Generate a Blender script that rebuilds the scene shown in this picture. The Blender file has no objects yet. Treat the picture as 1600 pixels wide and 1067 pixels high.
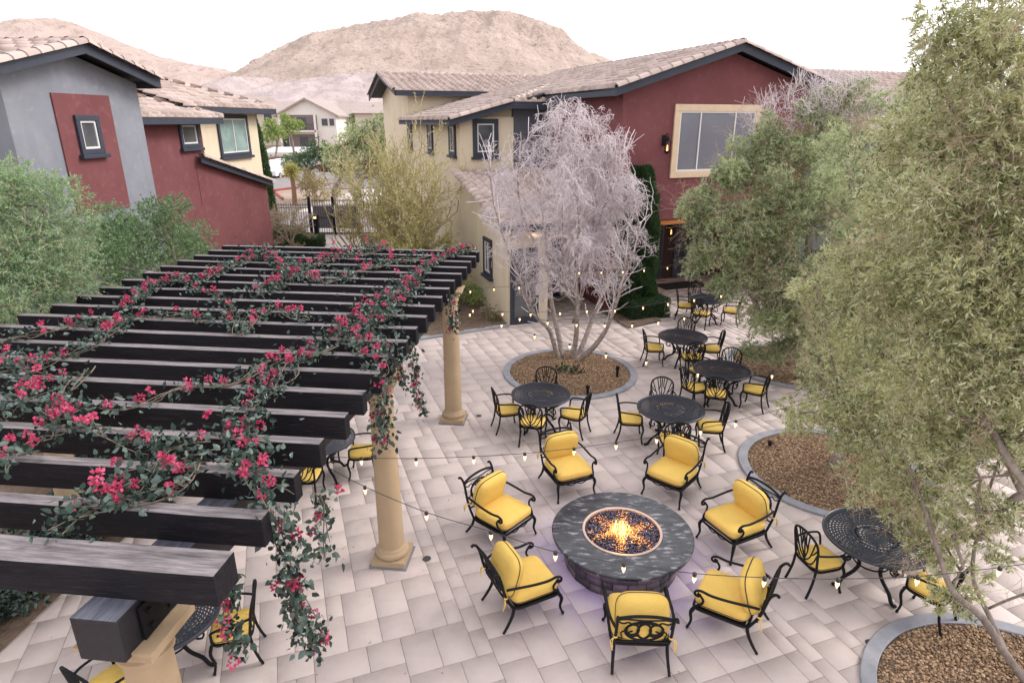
import bpy, math, random
import numpy as np
from mathutils import Vector, Matrix
rng = np.random.default_rng(7); random.seed(7)
R = math.radians
S = bpy.context.scene
C = S.collection
PI = math.pi

# ---------------------------------------------------------------- camera, sky, sun, exposure
H, FPX, PITCH = 5.9, 980.0, R(19.3)
cd = bpy.data.cameras.new('camera'); cam = bpy.data.objects.new('camera', cd); C.objects.link(cam)
cam.location = (0, 0, H); cam.rotation_euler = (PI/2-PITCH, 0, 0)
cd.sensor_width = 36; cd.lens = FPX/1600*36; cd.clip_end = 3000; cd.clip_start = .05
S.camera = cam
SUN_EL, SUN_AZ = R(38), R(75)          # azimuth clockwise from +Y
w = bpy.data.worlds.new('World'); S.world = w; w.use_nodes = True
nt = w.node_tree; bg = nt.nodes['Background']
sky = nt.nodes.new('ShaderNodeTexSky'); sky.sky_type = 'NISHITA'; sky.sun_disc = False
sky.sun_elevation = SUN_EL; sky.sun_rotation = SUN_AZ; sky.dust_density = 4; sky.air_density = 1.2
hs = nt.nodes.new('ShaderNodeHueSaturation'); hs.inputs['Saturation'].default_value = .25
mx = nt.nodes.new('ShaderNodeMixRGB'); mx.inputs[0].default_value = .6; mx.inputs[2].default_value = (10.5, 10.2, 10.9, 1)
nt.links.new(sky.outputs[0], hs.inputs['Color']); nt.links.new(hs.outputs[0], mx.inputs[1])
nt.links.new(mx.outputs[0], bg.inputs[0]); bg.inputs[1].default_value = .12
sd = bpy.data.lights.new('sun', 'SUN'); sun = bpy.data.objects.new('sun', sd); C.objects.link(sun)
sd.energy = 1.1; sd.angle = R(18); sd.color = (1, .94, .9)
sv = Vector((math.sin(SUN_AZ)*math.cos(SUN_EL), math.cos(SUN_AZ)*math.cos(SUN_EL), math.sin(SUN_EL)))
sun.rotation_euler = sv.to_track_quat('Z', 'Y').to_euler(); sun.location = sv*40
S.view_settings.view_transform = 'Standard'; S.view_settings.look = 'None'
S.view_settings.exposure = 0.85; S.view_settings.gamma = 1

# ---------------------------------------------------------------- measuring helpers
def ray(px, py):
    a = (px-800)/FPX; b = -(py-533.5)/FPX
    return np.array([a, math.cos(PITCH)+b*math.sin(PITCH), -math.sin(PITCH)+b*math.cos(PITCH)])
def G(px, py, z=0.0):
    r = ray(px, py); t = (z-H)/r[2]
    return np.array([r[0]*t, r[1]*t, z])
def AtY(px, py, Y):
    r = ray(px, py); t = Y/r[1]
    return np.array([r[0]*t, Y, H+r[2]*t])
class Frame:
    def __init__(s, ox, oy, deg):
        s.o = np.array([ox, oy, 0.]); s.deg = deg; a = R(deg)
        s.x = np.array([math.cos(a), math.sin(a), 0]); s.y = np.array([-math.sin(a), math.cos(a), 0])
    def hit(s, px, py, axis, val):
        r = ray(px, py); o = np.array([0, 0, H])-s.o
        lo = (o@s.x, o@s.y, o[2]); lr = (r@s.x, r@s.y, r[2])
        t = (val-lo[axis])/lr[axis]
        return tuple(lo[k]+t*lr[k] for k in range(3))
    def loc(s, P):
        d = np.array(P)-s.o; return (d@s.x, d@s.y, d[2])
    def wld(s, p, q, z=0): return s.o+s.x*p+s.y*q+np.array([0, 0, z])
PF = Frame(0, 0, -6.3)                       # pergola + grey house frame
_p0 = G(794, 508); BF = Frame(_p0[0], _p0[1], 20)   # red house + paving frame

# ---------------------------------------------------------------- object helpers
def tag(o, label=None, cat=None, group=None, kind=None):
    if label: o['label'] = label
    if cat: o['category'] = cat
    if group: o['group'] = group
    if kind: o['kind'] = kind
    return o
def thing(name, label, cat, loc=(0, 0, 0), rot=0, group=None):
    o = bpy.data.objects.new(name, None); C.objects.link(o); o.location = loc
    o.rotation_euler = (0, 0, rot) if not isinstance(rot, tuple) else rot
    o.empty_display_size = .2
    return tag(o, label, cat, group)
def link(name, me, mat, parent=None):
    o = bpy.data.objects.new(name, me); C.objects.link(o)
    if mat: me.materials.append(mat)
    if parent: o.parent = parent
    return o
def dup(root, loc, rot, label, scale=None):
    r = root.copy(); C.objects.link(r); r.location = loc; r.rotation_euler = (0, 0, rot); r['label'] = label
    if scale: r.scale = (scale,)*3
    def rec(a, b):
        for ch in [x for x in kids.get(a.name, [])]:
            c = ch.copy(); C.objects.link(c); c.parent = b; rec(ch, c)
    kids = {}
    for x in list(C.objects):
        if x.parent: kids.setdefault(x.parent.name, []).append(x)
    rec(root, r)
    return r
class MB:
    def __init__(s): s.v = []; s.f = []
    def add(s, vs, fs):
        n = len(s.v); s.v.extend([tuple(map(float, q)) for q in vs]); s.f.extend([tuple(i+n for i in f) for f in fs]); return s
    def box(s, c, d, rz=0, M=None):
        x, y, z = [k/2 for k in d]; m = M or Matrix.Rotation(rz, 3, 'Z')
        vs = [Vector(c)+m@Vector((i*x, j*y, k*z)) for i in (-1, 1) for j in (-1, 1) for k in (-1, 1)]
        return s.add(vs, [(0, 1, 3, 2), (4, 6, 7, 5), (0, 4, 5, 1), (2, 3, 7, 6), (0, 2, 6, 4), (1, 5, 7, 3)])
    def rng(s, x0, x1, y0, y1, z0, z1): return s.box(((x0+x1)/2, (y0+y1)/2, (z0+z1)/2), (x1-x0, y1-y0, z1-z0))
    def tube(s, pts, r, n=8, closed=False, flat=1.0):
        P = [Vector(p) for p in pts]; m = len(P)
        rr = r if hasattr(r, '__len__') else [r]*m
        up = Vector((0, 0, 1)); vs = []; N = None
        for i in range(m):
            if closed: t = P[(i+1) % m]-P[i-1]
            else: t = P[min(i+1, m-1)]-P[max(i-1, 0)]
            if t.length < 1e-9: t = Vector((0, 0, 1))
            t.normalize()
            if N is None:
                N = t.cross(up)
                if N.length < .1: N = t.cross(Vector((1, 0, 0)))
            N = N-t*N.dot(t)
            if N.length < 1e-6: N = t.orthogonal()
            N.normalize(); B = t.cross(N)
            for k in range(n):
                a = 2*PI*k/n; vs.append(P[i]+(N*math.cos(a)+B*math.sin(a)*flat)*rr[i])
        fs = []
        for i in range(m if closed else m-1):
            j = (i+1) % m
            for k in range(n):
                l = (k+1) % n; fs.append((i*n+k, i*n+l, j*n+l, j*n+k))
        if not closed: fs += [tuple(range(n-1, -1, -1)), tuple((m-1)*n+k for k in range(n))]
        return s.add(vs, fs)
    def lathe(s, prof, n=32, c=(0, 0, 0), cap=True):
        vs = []; m = len(prof)
        for r_, z in prof:
            for k in range(n):
                a = 2*PI*k/n; vs.append((c[0]+r_*math.cos(a), c[1]+r_*math.sin(a), c[2]+z))
        fs = [(i*n+k, i*n+(k+1) % n, (i+1)*n+(k+1) % n, (i+1)*n+k) for i in range(m-1) for k in range(n)]
        if cap: fs += [tuple(range(n-1, -1, -1)), tuple((m-1)*n+k for k in range(n))]
        return s.add(vs, fs)
    def ball(s, c, r, n=10, sz=1):
        return s.lathe([(max(1e-4, r*math.sin(PI*i/6)), -r*sz*math.cos(PI*i/6)) for i in range(7)], n, c)
    def prism(s, poly, off):
        """poly: list of 3-D points (planar); off: extrusion vector"""
        n = len(poly); A = [Vector(p) for p in poly]; o = Vector(off); B = [p+o for p in A]
        return s.add(A+B, [tuple(range(n)), tuple(range(2*n-1, n-1, -1))]+[(i, i+n, (i+1) % n+n, (i+1) % n) for i in range(n)])
    def cushion(s, c, d, e1=.45, e2=.3, M=None, nu=28, nv=12, puff=0):
        def pw(x, e): return math.copysign(abs(x)**e, x)
        vs = []; M = M or Matrix.Identity(3)
        for i in range(nv+1):
            ph = -PI/2+PI*i/nv
            for k in range(nu):
                a = 2*PI*k/nu
                x = d[0]/2*pw(math.cos(ph), e1)*pw(math.cos(a), e2); y = d[1]/2*pw(math.cos(ph), e1)*pw(math.sin(a), e2)
                z = d[2]/2*pw(math.sin(ph), e1)
                z *= 1+puff*(1-(2*x/d[0])**2)*(1-(2*y/d[1])**2)
                vs.append(Vector(c)+M@Vector((x, y, z)))
        fs = [(i*nu+k, i*nu+(k+1) % nu, (i+1)*nu+(k+1) % nu, (i+1)*nu+k) for i in range(nv) for k in range(nu)]
        return s.add(vs, fs)
    def build(s, name, mat, parent=None, smooth=False, bevel=0, autos=None):
        me = bpy.data.meshes.new(name); me.from_pydata(s.v, [], s.f); me.validate(); 
        o = link(name, me, mat, parent)
        if smooth: me.polygons.foreach_set('use_smooth', [True]*len(me.polygons))
        if bevel:
            b = o.modifiers.new('bevel', 'BEVEL'); b.width = bevel; b.segments = 2; b.limit_method = 'ANGLE'; b.angle_limit = R(40)
        if autos:
            me.polygons.foreach_set('use_smooth', [True]*len(me.polygons))
            me.set_sharp_from_angle(angle=R(autos))
        return o
def fastmesh(name, V, F, mat, parent=None, tint=None, smooth=False, k=None):
    """V (n,3) F (m,k) numpy"""
    me = bpy.data.meshes.new(name); V = np.ascontiguousarray(V, dtype=np.float32); F = np.ascontiguousarray(F, dtype=np.int32)
    m, k = F.shape
    me.vertices.add(len(V)); me.vertices.foreach_set('co', V.ravel())
    me.loops.add(m*k); me.loops.foreach_set('vertex_index', F.ravel())
    me.polygons.add(m); me.polygons.foreach_set('loop_start', np.arange(0, m*k, k, dtype=np.int32))
    me.polygons.foreach_set('loop_total', np.full(m, k, dtype=np.int32))
    if smooth: me.polygons.foreach_set('use_smooth', np.ones(m, dtype=bool))
    me.update(calc_edges=True)
    if tint is not None:
        a = me.attributes.new('tint', 'FLOAT', 'FACE'); a.data.foreach_set('value', np.ascontiguousarray(tint, dtype=np.float32))
    return link(name, me, mat, parent)
def unit(a): return a/np.maximum(np.linalg.norm(a, axis=-1, keepdims=True), 1e-9)
def rdir(n): return unit(rng.normal(size=(n, 3)))
def leafmesh(name, P, D, L, W, mat, parent, tint, fold=.25):
    n = len(P); D = unit(D); side = unit(np.cross(D, rdir(n))); up = np.cross(side, D)
    L = np.asarray(L).reshape(-1, 1)*np.ones((n, 1)); W = np.asarray(W).reshape(-1, 1)*np.ones((n, 1))
    mid = P+D*L*.45
    a = mid+side*W*.5+up*W*fold; b = mid-side*W*.5+up*W*fold
    V = np.stack([P, a, P+D*L, b], 1).reshape(-1, 3)
    i = np.arange(n)[:, None]*4
    F = np.concatenate([i+np.array([[0, 1, 2]]), i+np.array([[0, 2, 3]])], 1).reshape(-1, 3)
    return fastmesh(name, V, F, mat, parent, np.repeat(tint, 2))
def sticks(P0, P1, r0, r1, n=3):
    P0 = np.asarray(P0); P1 = np.asarray(P1); m = len(P0)
    t = unit(P1-P0); a = np.where(np.abs(t[:, 2:3]) > .9, np.array([[1., 0, 0]]), np.array([[0., 0, 1.]]))
    N = unit(np.cross(t, a)); B = np.cross(t, N)
    r0 = np.asarray(r0).reshape(-1, 1)*np.ones((m, 1)); r1 = np.asarray(r1).reshape(-1, 1)*np.ones((m, 1))
    rings = []
    for (P, r_) in ((P0, r0), (P1, r1)):
        for k in range(n):
            an = 2*PI*k/n; rings.append(P+(N*math.cos(an)+B*math.sin(an))*r_)
    V = np.stack(rings, 1).reshape(-1, 3); i = np.arange(m)[:, None]*2*n
    F = np.concatenate([i+np.array([[k, (k+1) % n, n+(k+1) % n, n+k]]) for k in range(n)], 0)
    return V, F

# ---------------------------------------------------------------- materials
def M(name, c1, c2=None, scale=4., rough=.8, bump=0., bscale=40., metal=0., tint=None, detail=6, trans=0., emit=None, es=1., spec=None, dist=.01, c3=None, s3=30, stretch=None, coat=0, back=None, weather_sheen=None, streak=None):
    m = bpy.data.materials.new(name); m.use_nodes = True; t = m.node_tree; N = t.nodes; L = t.links
    b = N['Principled BSDF']; b.inputs['Roughness'].default_value = rough; b.inputs['Metallic'].default_value = metal
    if spec is not None: b.inputs['Specular IOR Level'].default_value = spec
    if coat: b.inputs['Coat Weight'].default_value = coat; b.inputs['Coat Roughness'].default_value = .15
    co = N.new('ShaderNodeTexCoord'); src = co.outputs['Object']
    if stretch:
        mp = N.new('ShaderNodeMapping'); mp.inputs['Scale'].default_value = stretch; L.new(src, mp.inputs[0]); src = mp.outputs[0]
    def noise(sc, d=detail):
        n = N.new('ShaderNodeTexNoise'); n.inputs['Scale'].default_value = sc; n.inputs['Detail'].default_value = d; n.inputs['Roughness'].default_value = .6
        L.new(src, n.inputs['Vector']); return n.outputs['Fac']
    def mix(f, a, b_, typ='MIX'):
        x = N.new('ShaderNodeMixRGB'); x.blend_type = typ
        for k, v in ((0, f), (1, a), (2, b_)):
            if isinstance(v, (int, float)): x.inputs[k].default_value = v
            elif isinstance(v, tuple): x.inputs[k].default_value = (*v[:3], 1)
            else: L.new(v, x.inputs[k])
        return x.outputs[0]
    def ramp(s_, a, c):
        r_ = N.new('ShaderNodeMapRange'); r_.inputs['From Min'].default_value = a; r_.inputs['From Max'].default_value = c; L.new(s_, r_.inputs[0]); return r_.outputs[0]
    col = c1
    if c2 is not None: col = mix(ramp(noise(scale), .35, .65), c1, c2)
    if tint is not None:
        at = N.new('ShaderNodeAttribute'); at.attribute_name = 'tint'
        cc = mix(at.outputs['Fac'], tint[0], tint[1])
        col = cc if c2 is None else mix(.5, col, cc)
    if c3 is not None: col = mix(ramp(noise(s3), .55, .75), col, c3)
    if back is not None:
        ge = N.new('ShaderNodeNewGeometry'); col = mix(ge.outputs['Backfacing'], col, back)
    if streak is not None:       # faint vertical wash marks on render
        mp2 = N.new('ShaderNodeMapping'); mp2.inputs['Scale'].default_value = (1, 1, .12); L.new(co.outputs['Object'], mp2.inputs[0]); n2 = N.new('ShaderNodeTexNoise'); n2.inputs['Scale'].default_value = 3.5; n2.inputs['Detail'].default_value = 5; L.new(mp2.outputs[0], n2.inputs['Vector'])
        col = mix(ramp(n2.outputs['Fac'], .5, .85), col, streak)
    if weather_sheen is not None:      # upward faces paler: wear plus sky reflection painted into the colour
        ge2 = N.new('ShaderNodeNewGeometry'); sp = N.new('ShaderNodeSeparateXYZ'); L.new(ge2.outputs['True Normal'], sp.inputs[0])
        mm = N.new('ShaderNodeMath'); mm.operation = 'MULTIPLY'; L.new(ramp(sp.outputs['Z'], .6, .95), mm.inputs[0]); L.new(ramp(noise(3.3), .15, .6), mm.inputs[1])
        col = mix(mm.outputs[0], col, mix(ramp(noise(11), .3, .7), weather_sheen, tuple(v*.45 for v in weather_sheen)))
    if isinstance(col, tuple): b.inputs['Base Color'].default_value = (*col[:3], 1)
    else: L.new(col, b.inputs['Base Color'])
    if bump:
        bp = N.new('ShaderNodeBump'); bp.inputs['Strength'].default_value = bump; bp.inputs['Distance'].default_value = dist
        L.new(noise(bscale, 5), bp.inputs['Height']); L.new(bp.outputs[0], b.inputs['Normal'])
    if emit: b.inputs['Emission Color'].default_value = (*emit, 1); b.inputs['Emission Strength'].default_value = es
    if trans:
        tr = N.new('ShaderNodeBsdfTranslucent'); ms = N.new('ShaderNodeMixShader'); ms.inputs[0].default_value = trans
        if isinstance(col, tuple): tr.inputs[0].default_value = (*col[:3], 1)
        else: L.new(col, tr.inputs[0])
        L.new(b.outputs[0], ms.inputs[1]); L.new(tr.outputs[0], ms.inputs[2]); L.new(ms.outputs[0], N['Material Output'].inputs[0])
    return m
def lin(r, g, b):
    f = lambda c: ((c/255+.055)/1.055)**2.4 if c > 10 else c/255/12.92
    return (f(r), f(g), f(b))
m_iron = M('black_iron', (.008, .008, .010), rough=.5, spec=.18, bump=.15, bscale=150, dist=.002)
m_top = M('table_iron', (.02, .023, .032), (.03, .034, .045), 8, rough=.35, bump=.1, bscale=120, dist=.002)
m_yel = M('yellow_cushion', (.73, .495, .115), (.68, .445, .095), 3, rough=.85, bump=.9, bscale=6, dist=.02)
m_pipe = M('dark_piping', (.02, .018, .015), rough=.7)
m_wood = M('black_stained_timber', (.006, .0055, .008), (.012, .011, .015), 3, rough=.7, spec=.22, weather_sheen=(.30, .265, .265), bump=.8, bscale=14, dist=.008, stretch=(.6, 8, 8), c3=(.035, .028, .028), s3=9)  # rafter tops: greyed wear and sky light painted in together
m_woodtop = m_wood
m_stone_col = M('tan_column_stucco', (.41, .30, .185), (.37, .265, .16), 2, rough=.85, bump=.4, bscale=60, dist=.004)
m_paver = M('travertine_paver', lin(194, 180, 173), lin(183, 169, 162), 5, rough=.75, bump=.5, bscale=18, dist=.006, tint=(lin(192, 178, 171), lin(183, 169, 162)), c3=lin(174, 159, 153), s3=1.6)
m_joint = M('paver_joint', lin(150, 137, 131), lin(132, 120, 115), 10, rough=.95)
m_kerb = M('concrete_kerb', lin(148, 148, 152), lin(128, 129, 134), 4, rough=.85, bump=.4, bscale=50, dist=.004)
m_soil = M('soil', (.11, .075, .05), (.19, .13, .09), 6, rough=.95, bump=1, bscale=25, dist=.03)
m_gravel = M('gravel_stones', (.3, .2, .12), rough=.85, tint=((.16, .09, .045), (.52, .36, .22)))
m_gray = M('grey_stucco', lin(134, 136, 143), lin(121, 123, 131), .9, rough=.9, bump=.6, bscale=70, dist=.006, c3=lin(144, 144, 148), s3=5, streak=lin(120, 122, 129))
m_red = M('maroon_stucco', lin(119, 69, 70), lin(107, 59, 61), .8, rough=.9, bump=.6, bscale=70, dist=.006, c3=lin(131, 82, 86), s3=5, streak=lin(108, 63, 67))
m_cream = M('cream_stucco', lin(220, 206, 180), lin(211, 196, 169), .9, rough=.9, bump=.5, bscale=70, dist=.006, streak=lin(206, 190, 163))
m_slate = M('slate_stucco', lin(96, 98, 104), lin(84, 86, 94), 1, rough=.9, bump=.5, bscale=70, dist=.006)
m_trim = M('navy_trim', lin(48, 54, 68), lin(42, 48, 60), 3, rough=.6, bump=.2, bscale=50, dist=.003)
m_ctrim = M('cream_trim', lin(214, 190, 160), lin(204, 180, 150), 4, rough=.8, bump=.3, bscale=60, dist=.003)
m_soffit = M('soffit', lin(52, 50, 54), rough=.8)
m_glass = M('window_glass', (.05, .055, .065), (.11, .115, .125), 1.2, rough=.06, spec=.8)
m_blind = M('window_blind', lin(112, 112, 120), lin(98, 98, 108), .7, rough=.25, spec=.6)
m_white = M('white_frame', lin(215, 212, 208), rough=.5)
m_tile = M('roof_tile', (.5, .4, .34), rough=.85, bump=.4, bscale=60, dist=.004, tint=(lin(198, 180, 171), lin(124, 106, 99)), c2=lin(176, 157, 148), scale=6)
m_bark = M('olive_bark', lin(158, 146, 136), lin(112, 100, 92), 9, rough=.9, bump=1, bscale=30, dist=.02, stretch=(1, 1, .3))
m_pale = M('pale_bark', lin(172, 158, 150), lin(128, 114, 108), 12, rough=.9, bump=.6, bscale=40, dist=.01)
m_twig = M('pale_twig', lin(234, 224, 225), lin(202, 190, 192), 2, rough=.9)
m_dtwig = M('dead_twig', lin(205, 184, 158), lin(160, 138, 118), 2, rough=.9)
m_olive = M('olive_leaf', (.1, .12, .05), rough=.45, tint=((.055, .08, .025), (.66, .66, .30)), trans=.33, back=(.60, .62, .38))
m_olive2 = M('olive_leaf_far', (.1, .12, .05), rough=.5, tint=((.055, .095, .032), (.56, .62, .29)), trans=.33, back=(.5, .56, .34))
m_shrub = M('shrub_leaf', (.1, .12, .05), rough=.5, tint=((.03, .09, .025), (.24, .42, .14)), trans=.3, back=(.2, .28, .16))
m_shrub2 = M('feathery_leaf', (.1, .12, .05), rough=.5, tint=((.07, .15, .05), (.36, .52, .23)), trans=.3, back=(.32, .42, .25))
m_hedge = M('hedge_leaf', (.1, .12, .05), rough=.5, tint=((.015, .04, .012), (.05, .11, .03)), trans=.2)
m_pverde = M('yellow_green_leaf', (.3, .3, .1), rough=.5, tint=((.34, .32, .09), (.62, .58, .24)), trans=.3)
m_lime = M('lime_leaf', (.3, .3, .1), rough=.5, tint=((.2, .3, .06), (.4, .5, .16)), trans=.3)
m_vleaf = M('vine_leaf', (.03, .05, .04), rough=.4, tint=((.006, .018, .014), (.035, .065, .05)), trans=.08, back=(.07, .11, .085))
m_flower = M('pink_bract', (.5, .03, .1), rough=.6, tint=((.38, .018, .075), (.72, .11, .22)), trans=.3)
m_vstem = M('vine_stem', (.12, .085, .06), (.2, .16, .11), 20, rough=.8)
m_hedgel = M('hedge_leaf_light', (.1, .12, .05), rough=.5, tint=((.03, .07, .025), (.11, .2, .06)), trans=.2)
m_dtl = M('dry_leaf', (.3, .2, .1), rough=.7, tint=((.3, .2, .15), (.55, .42, .34)))
m_pverde_b = M('brown_green_leaf', (.3, .3, .1), rough=.6, tint=((.16, .15, .05), (.46, .42, .19)), trans=.2)
HAZE = 0
# ---------------------------------------------------------------- terrain, paving, beds
from mathutils import noise as mn
def gz(y): 
    t = max(0., y-66); return -.03 + (t*t/60*.045 if t < 60 else 2.7+(t-60)*.045 if t < 160 else 7.2+(t-160)*.02)
m_ground = M('desert_ground', lin(160, 140, 124), lin(140, 122, 106), .3, rough=.95, bump=.6, bscale=6, dist=.05, c3=lin(140, 130, 112), s3=.15)
xs = np.concatenate([np.linspace(-1500, -80, 40), np.linspace(-70, 90, 30), np.linspace(100, 1500, 40)])
ys = np.concatenate([np.linspace(-80, 60, 20), np.linspace(64, 260, 50), np.linspace(280, 2000, 40)])
V = np.array([(x, y, gz(y)) for y in ys for x in xs]); nx = len(xs)
F = np.array([(j*nx+i, j*nx+i+1, (j+1)*nx+i+1, (j+1)*nx+i) for j in range(len(ys)-1) for i in range(nx-1)])
tag(fastmesh('ground', V, F, m_ground, smooth=True), kind='structure')

def hill(name, Y0, prof, front, back, seed, c, amp, nxx=260, nyy=110):
    P = [AtY(a, b, Y0) for a, b in prof]; X = [p[0] for p in P]; Z = [p[2] for p in P]
    xr = np.linspace(X[0], X[-1], nxx); yr = np.linspace(Y0-front, Y0+back, nyy)
    V = []
    for y in yr:
        d = (y-Y0)/(front if y < Y0 else back)
        for x in xr:
            base = gz(y)-2
            fx = np.interp(x, X, Z)
            f = max(0, 1-abs(d)**1.25); f = f*f*(3-2*f)*.35+f*.65
            q = Vector((x*.02+seed, y*.02, seed))
            r_ = mn.fractal(q, 1., 2.1, 7); rg = 1-abs(mn.fractal(Vector((x*.035, y*.012, seed+9)), .9, 2.1, 6))*1.6
            edge = min(1, (x-X[0])/18, (X[-1]-x)/18)
            h_ = base+(fx-base)*f*max(0, edge)+amp*(r_*1.1+rg*.9-1.1)*min(1, f*1.3)*max(0, edge)*(1-.75*math.exp(-(d/.08)**2)) + (mn.noise(Vector((x*.3, y*.3, 3)))*.5+mn.noise(Vector((x*.9, y*.9, 3)))*.45)*edge*f*2.2
            V.append((x, y, h_))
    F = np.array([(j*nxx+i, j*nxx+i+1, (j+1)*nxx+i+1, (j+1)*nxx+i) for j in range(nyy-1) for i in range(nxx-1)])
    tag(fastmesh(name, np.array(V), F, c, smooth=True), kind='structure')
m_hill = M('rocky_hillside', lin(187, 168, 155), lin(163, 145, 133), .06, rough=1, bump=1, bscale=.45, dist=1.8, c3=lin(116, 99, 87), s3=.33, detail=10)
m_hill2 = M('pale_hillside', lin(186, 167, 157), lin(168, 149, 139), .02, rough=1, bump=1, bscale=.3, dist=2, c3=lin(132, 114, 104), s3=.1, detail=10)
hill('hill', 420, [(330, 150), (385, 124), (405, 108), (425, 98), (450, 80), (480, 62), (520, 47), (560, 38), (600, 30), (650, 23), (700, 20), (740, 16), (780, 18), (820, 26), (850, 38), (880, 52), (905, 70), (920, 80), (960, 95), (1020, 120), (1100, 150), (1200, 185)], 150, 120, 3, m_hill, 3.0, 380, 170)
hill('hill', 640, [(-260, 170), (-100, 90), (0, 45), (40, 34), (75, 29), (95, 30), (125, 40), (180, 63), (230, 80), (290, 98), (350, 108), (385, 113), (450, 135), (560, 165), (640, 190)], 240, 200, 11, m_hill2, 5, 240, 90)
m_hill3 = M('graded_slope', lin(188, 174, 170), lin(166, 150, 146), .12, rough=1, bump=1, bscale=.8, dist=.8, c3=lin(150, 132, 126), s3=.25)
hill('hill', 300, [(150, 185), (330, 165), (375, 128), (400, 120), (430, 126), (470, 122), (520, 118), (560, 112), (620, 118), (700, 140), (850, 180)], 90, 60, 23, m_hill3, 3, 160, 70)

# patio base slab and individually laid pavers (one sheet)
sl = MB(); 
c4 = [PF.wld(-7.1, -6), PF.wld(-7.1, 24), BF.wld(16, 14), BF.wld(22, -22)]
sl.prism([(a[0], a[1], -.02) for a in c4], (0, 0, .02-.006)); tag(sl.build('patio_slab', m_joint), kind='structure')
U = .2; NXg, NYg = 200, 180; ox, oy = -14.0, -24.0
occ = np.zeros((NXg, NYg), bool); pav = []
types = [(3, 2), (2, 2), (2, 3), (3, 3), (2, 1), (1, 2), (1, 1)]
rr = random.Random(4)
for j in range(NYg):
    for i in range(NXg):
        if occ[i, j]: continue
        ch = rr.choices(types[:4], [5, 3.2, 3.6, .5])[0]
        for (a, b) in [ch]+types:
            if i+a <= NXg and j+b <= NYg and not occ[i:i+a, j:j+b].any():
                occ[i:i+a, j:j+b] = True; pav.append((i, j, a, b)); break
V = []; F = []; T = []
for (i, j, a, b) in pav:
    x0, y0 = ox+i*U, oy+j*U; x1, y1 = x0+a*U, y0+b*U
    cw = BF.wld((x0+x1)/2, (y0+y1)/2)
    pv = PF.loc(cw)
    if pv[0] < -6.95 or pv[1] < -4 or pv[1] > 30 or cw[1] > 31 or cw[1] < -3 or cw[0] > 17: continue
    g = .003; dz = rr.uniform(-.0015, .0015); n = len(V)
    for (gg, z) in ((g, -.012), (g, -.003+dz), (g+.003, .0015+dz)):
        for (x, y) in ((x0+gg, y0+gg), (x1-gg, y0+gg), (x1-gg, y1-gg), (x0+gg, y1-gg)):
            V.append(tuple(BF.wld(x, y, z)))
    for k in range(2):
        for e in range(4): F.append((n+k*4+e, n+k*4+(e+1) % 4, n+k*4+4+(e+1) % 4, n+k*4+4+e))
    F.append((n+8, n+9, n+10, n+11)); t_ = rr.random(); T += [t_]*9
tag(fastmesh('patio_paving', np.array(V), np.array(F), m_paver, tint=np.array(T)), kind='structure')

def bed(name, poly, z=.03, mound=.06, mat=m_soil):
    from mathutils.geometry import tessellate_polygon
    P = [Vector((p[0], p[1], 0)) for p in poly]
    import bmesh
    bm = bmesh.new(); f = bm.faces.new([bm.verts.new(p) for p in P]); bmesh.ops.triangulate(bm, faces=[f])
    for _ in range(5): bmesh.ops.subdivide_edges(bm, edges=[e for e in bm.edges if e.calc_length() > .35], cuts=1)
    bmesh.ops.triangulate(bm, faces=bm.faces[:])
    for v in bm.verts: v.co.z = z+mound*(mn.noise(v.co*1.3)*.5+.5)+.03*mn.noise(v.co*6)
    me = bpy.data.meshes.new(name); bm.to_mesh(me); bm.free()
    o = link(name, me, mat); tag(o, kind='structure'); return o
bed('soil_bed', [PF.wld(-6.62, -4), PF.wld(-6.62, 22), PF.wld(-11.3, 22), PF.wld(-14, -4)], z=.012, mound=.08)
bed('soil_bed', [G(645, 531), G(794, 509), BF.wld(-.03, 8), BF.wld(-5, 9), G(560, 470)], z=.02)
bed('soil_bed', [G(938, 478), G(982, 514), G(1034, 503), BF.wld(5.2, 1.6), BF.wld(3.3, .5)], z=.02, mound=.05)
for P_ in ([G(650, 533), G(645, 529), G(794, 508), G(796, 511)],):
    k_ = MB().prism([(p[0], p[1], .0) for p in P_], (0, 0, .05)); tag(k_.build('bed_kerb', m_kerb), kind='structure')

def gravel(name, cx, cy, r, n, label, seed):
    g = np.random.default_rng(seed)
    rr_ = r*np.sqrt(g.random(n)); a = g.random(n)*2*PI
    s_ = g.uniform(.012, .03, n); z = .022+.05*(1-(rr_/r)**2)+g.uniform(-.008, .012, n)
    P = np.stack([cx+rr_*np.cos(a), cy+rr_*np.sin(a), z], 1)
    ax = np.array([[1, 0, 0], [0, 1, 0], [-1, 0, 0], [0, -1, 0], [0, 0, 1], [0, 0, -1.]])
    V = ax[None]*s_[:, None, None]*g.uniform(.5, 1.3, (n, 6, 1)); th = g.random(n)*PI; c, s2 = np.cos(th)[:, None], np.sin(th)[:, None]
    V = np.stack([V[..., 0]*c-V[..., 1]*s2, V[..., 0]*s2+V[..., 1]*c, V[..., 2]*.7], -1)+P[:, None]
    fs = np.array([[0, 1, 4], [1, 2, 4], [2, 3, 4], [3, 0, 4], [1, 0, 5], [2, 1, 5], [3, 2, 5], [0, 3, 5]])
    F = (np.arange(n)[:, None, None]*6+fs[None]).reshape(-1, 3)
    o = fastmesh(name, V.reshape(-1, 3), F, m_gravel, tint=np.repeat(np.clip(g.beta(1.3, 1.8, n), 0, 1), 8)); tag(o, label, 'gravel', kind='stuff')
rings = [G(890, 582), G(1300, 736), G(1240, 571), np.array([5.42, 4.68, 0])]
ringR = [1.66, 1.6, 1.65, 1.68]
rl = ['round bed of brown gravel under the bare white tree', 'round bed of brown gravel beside the right-hand dining table', 'round bed of brown gravel beneath the distant olive tree', 'round bed of brown gravel in the bottom right corner']
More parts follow.
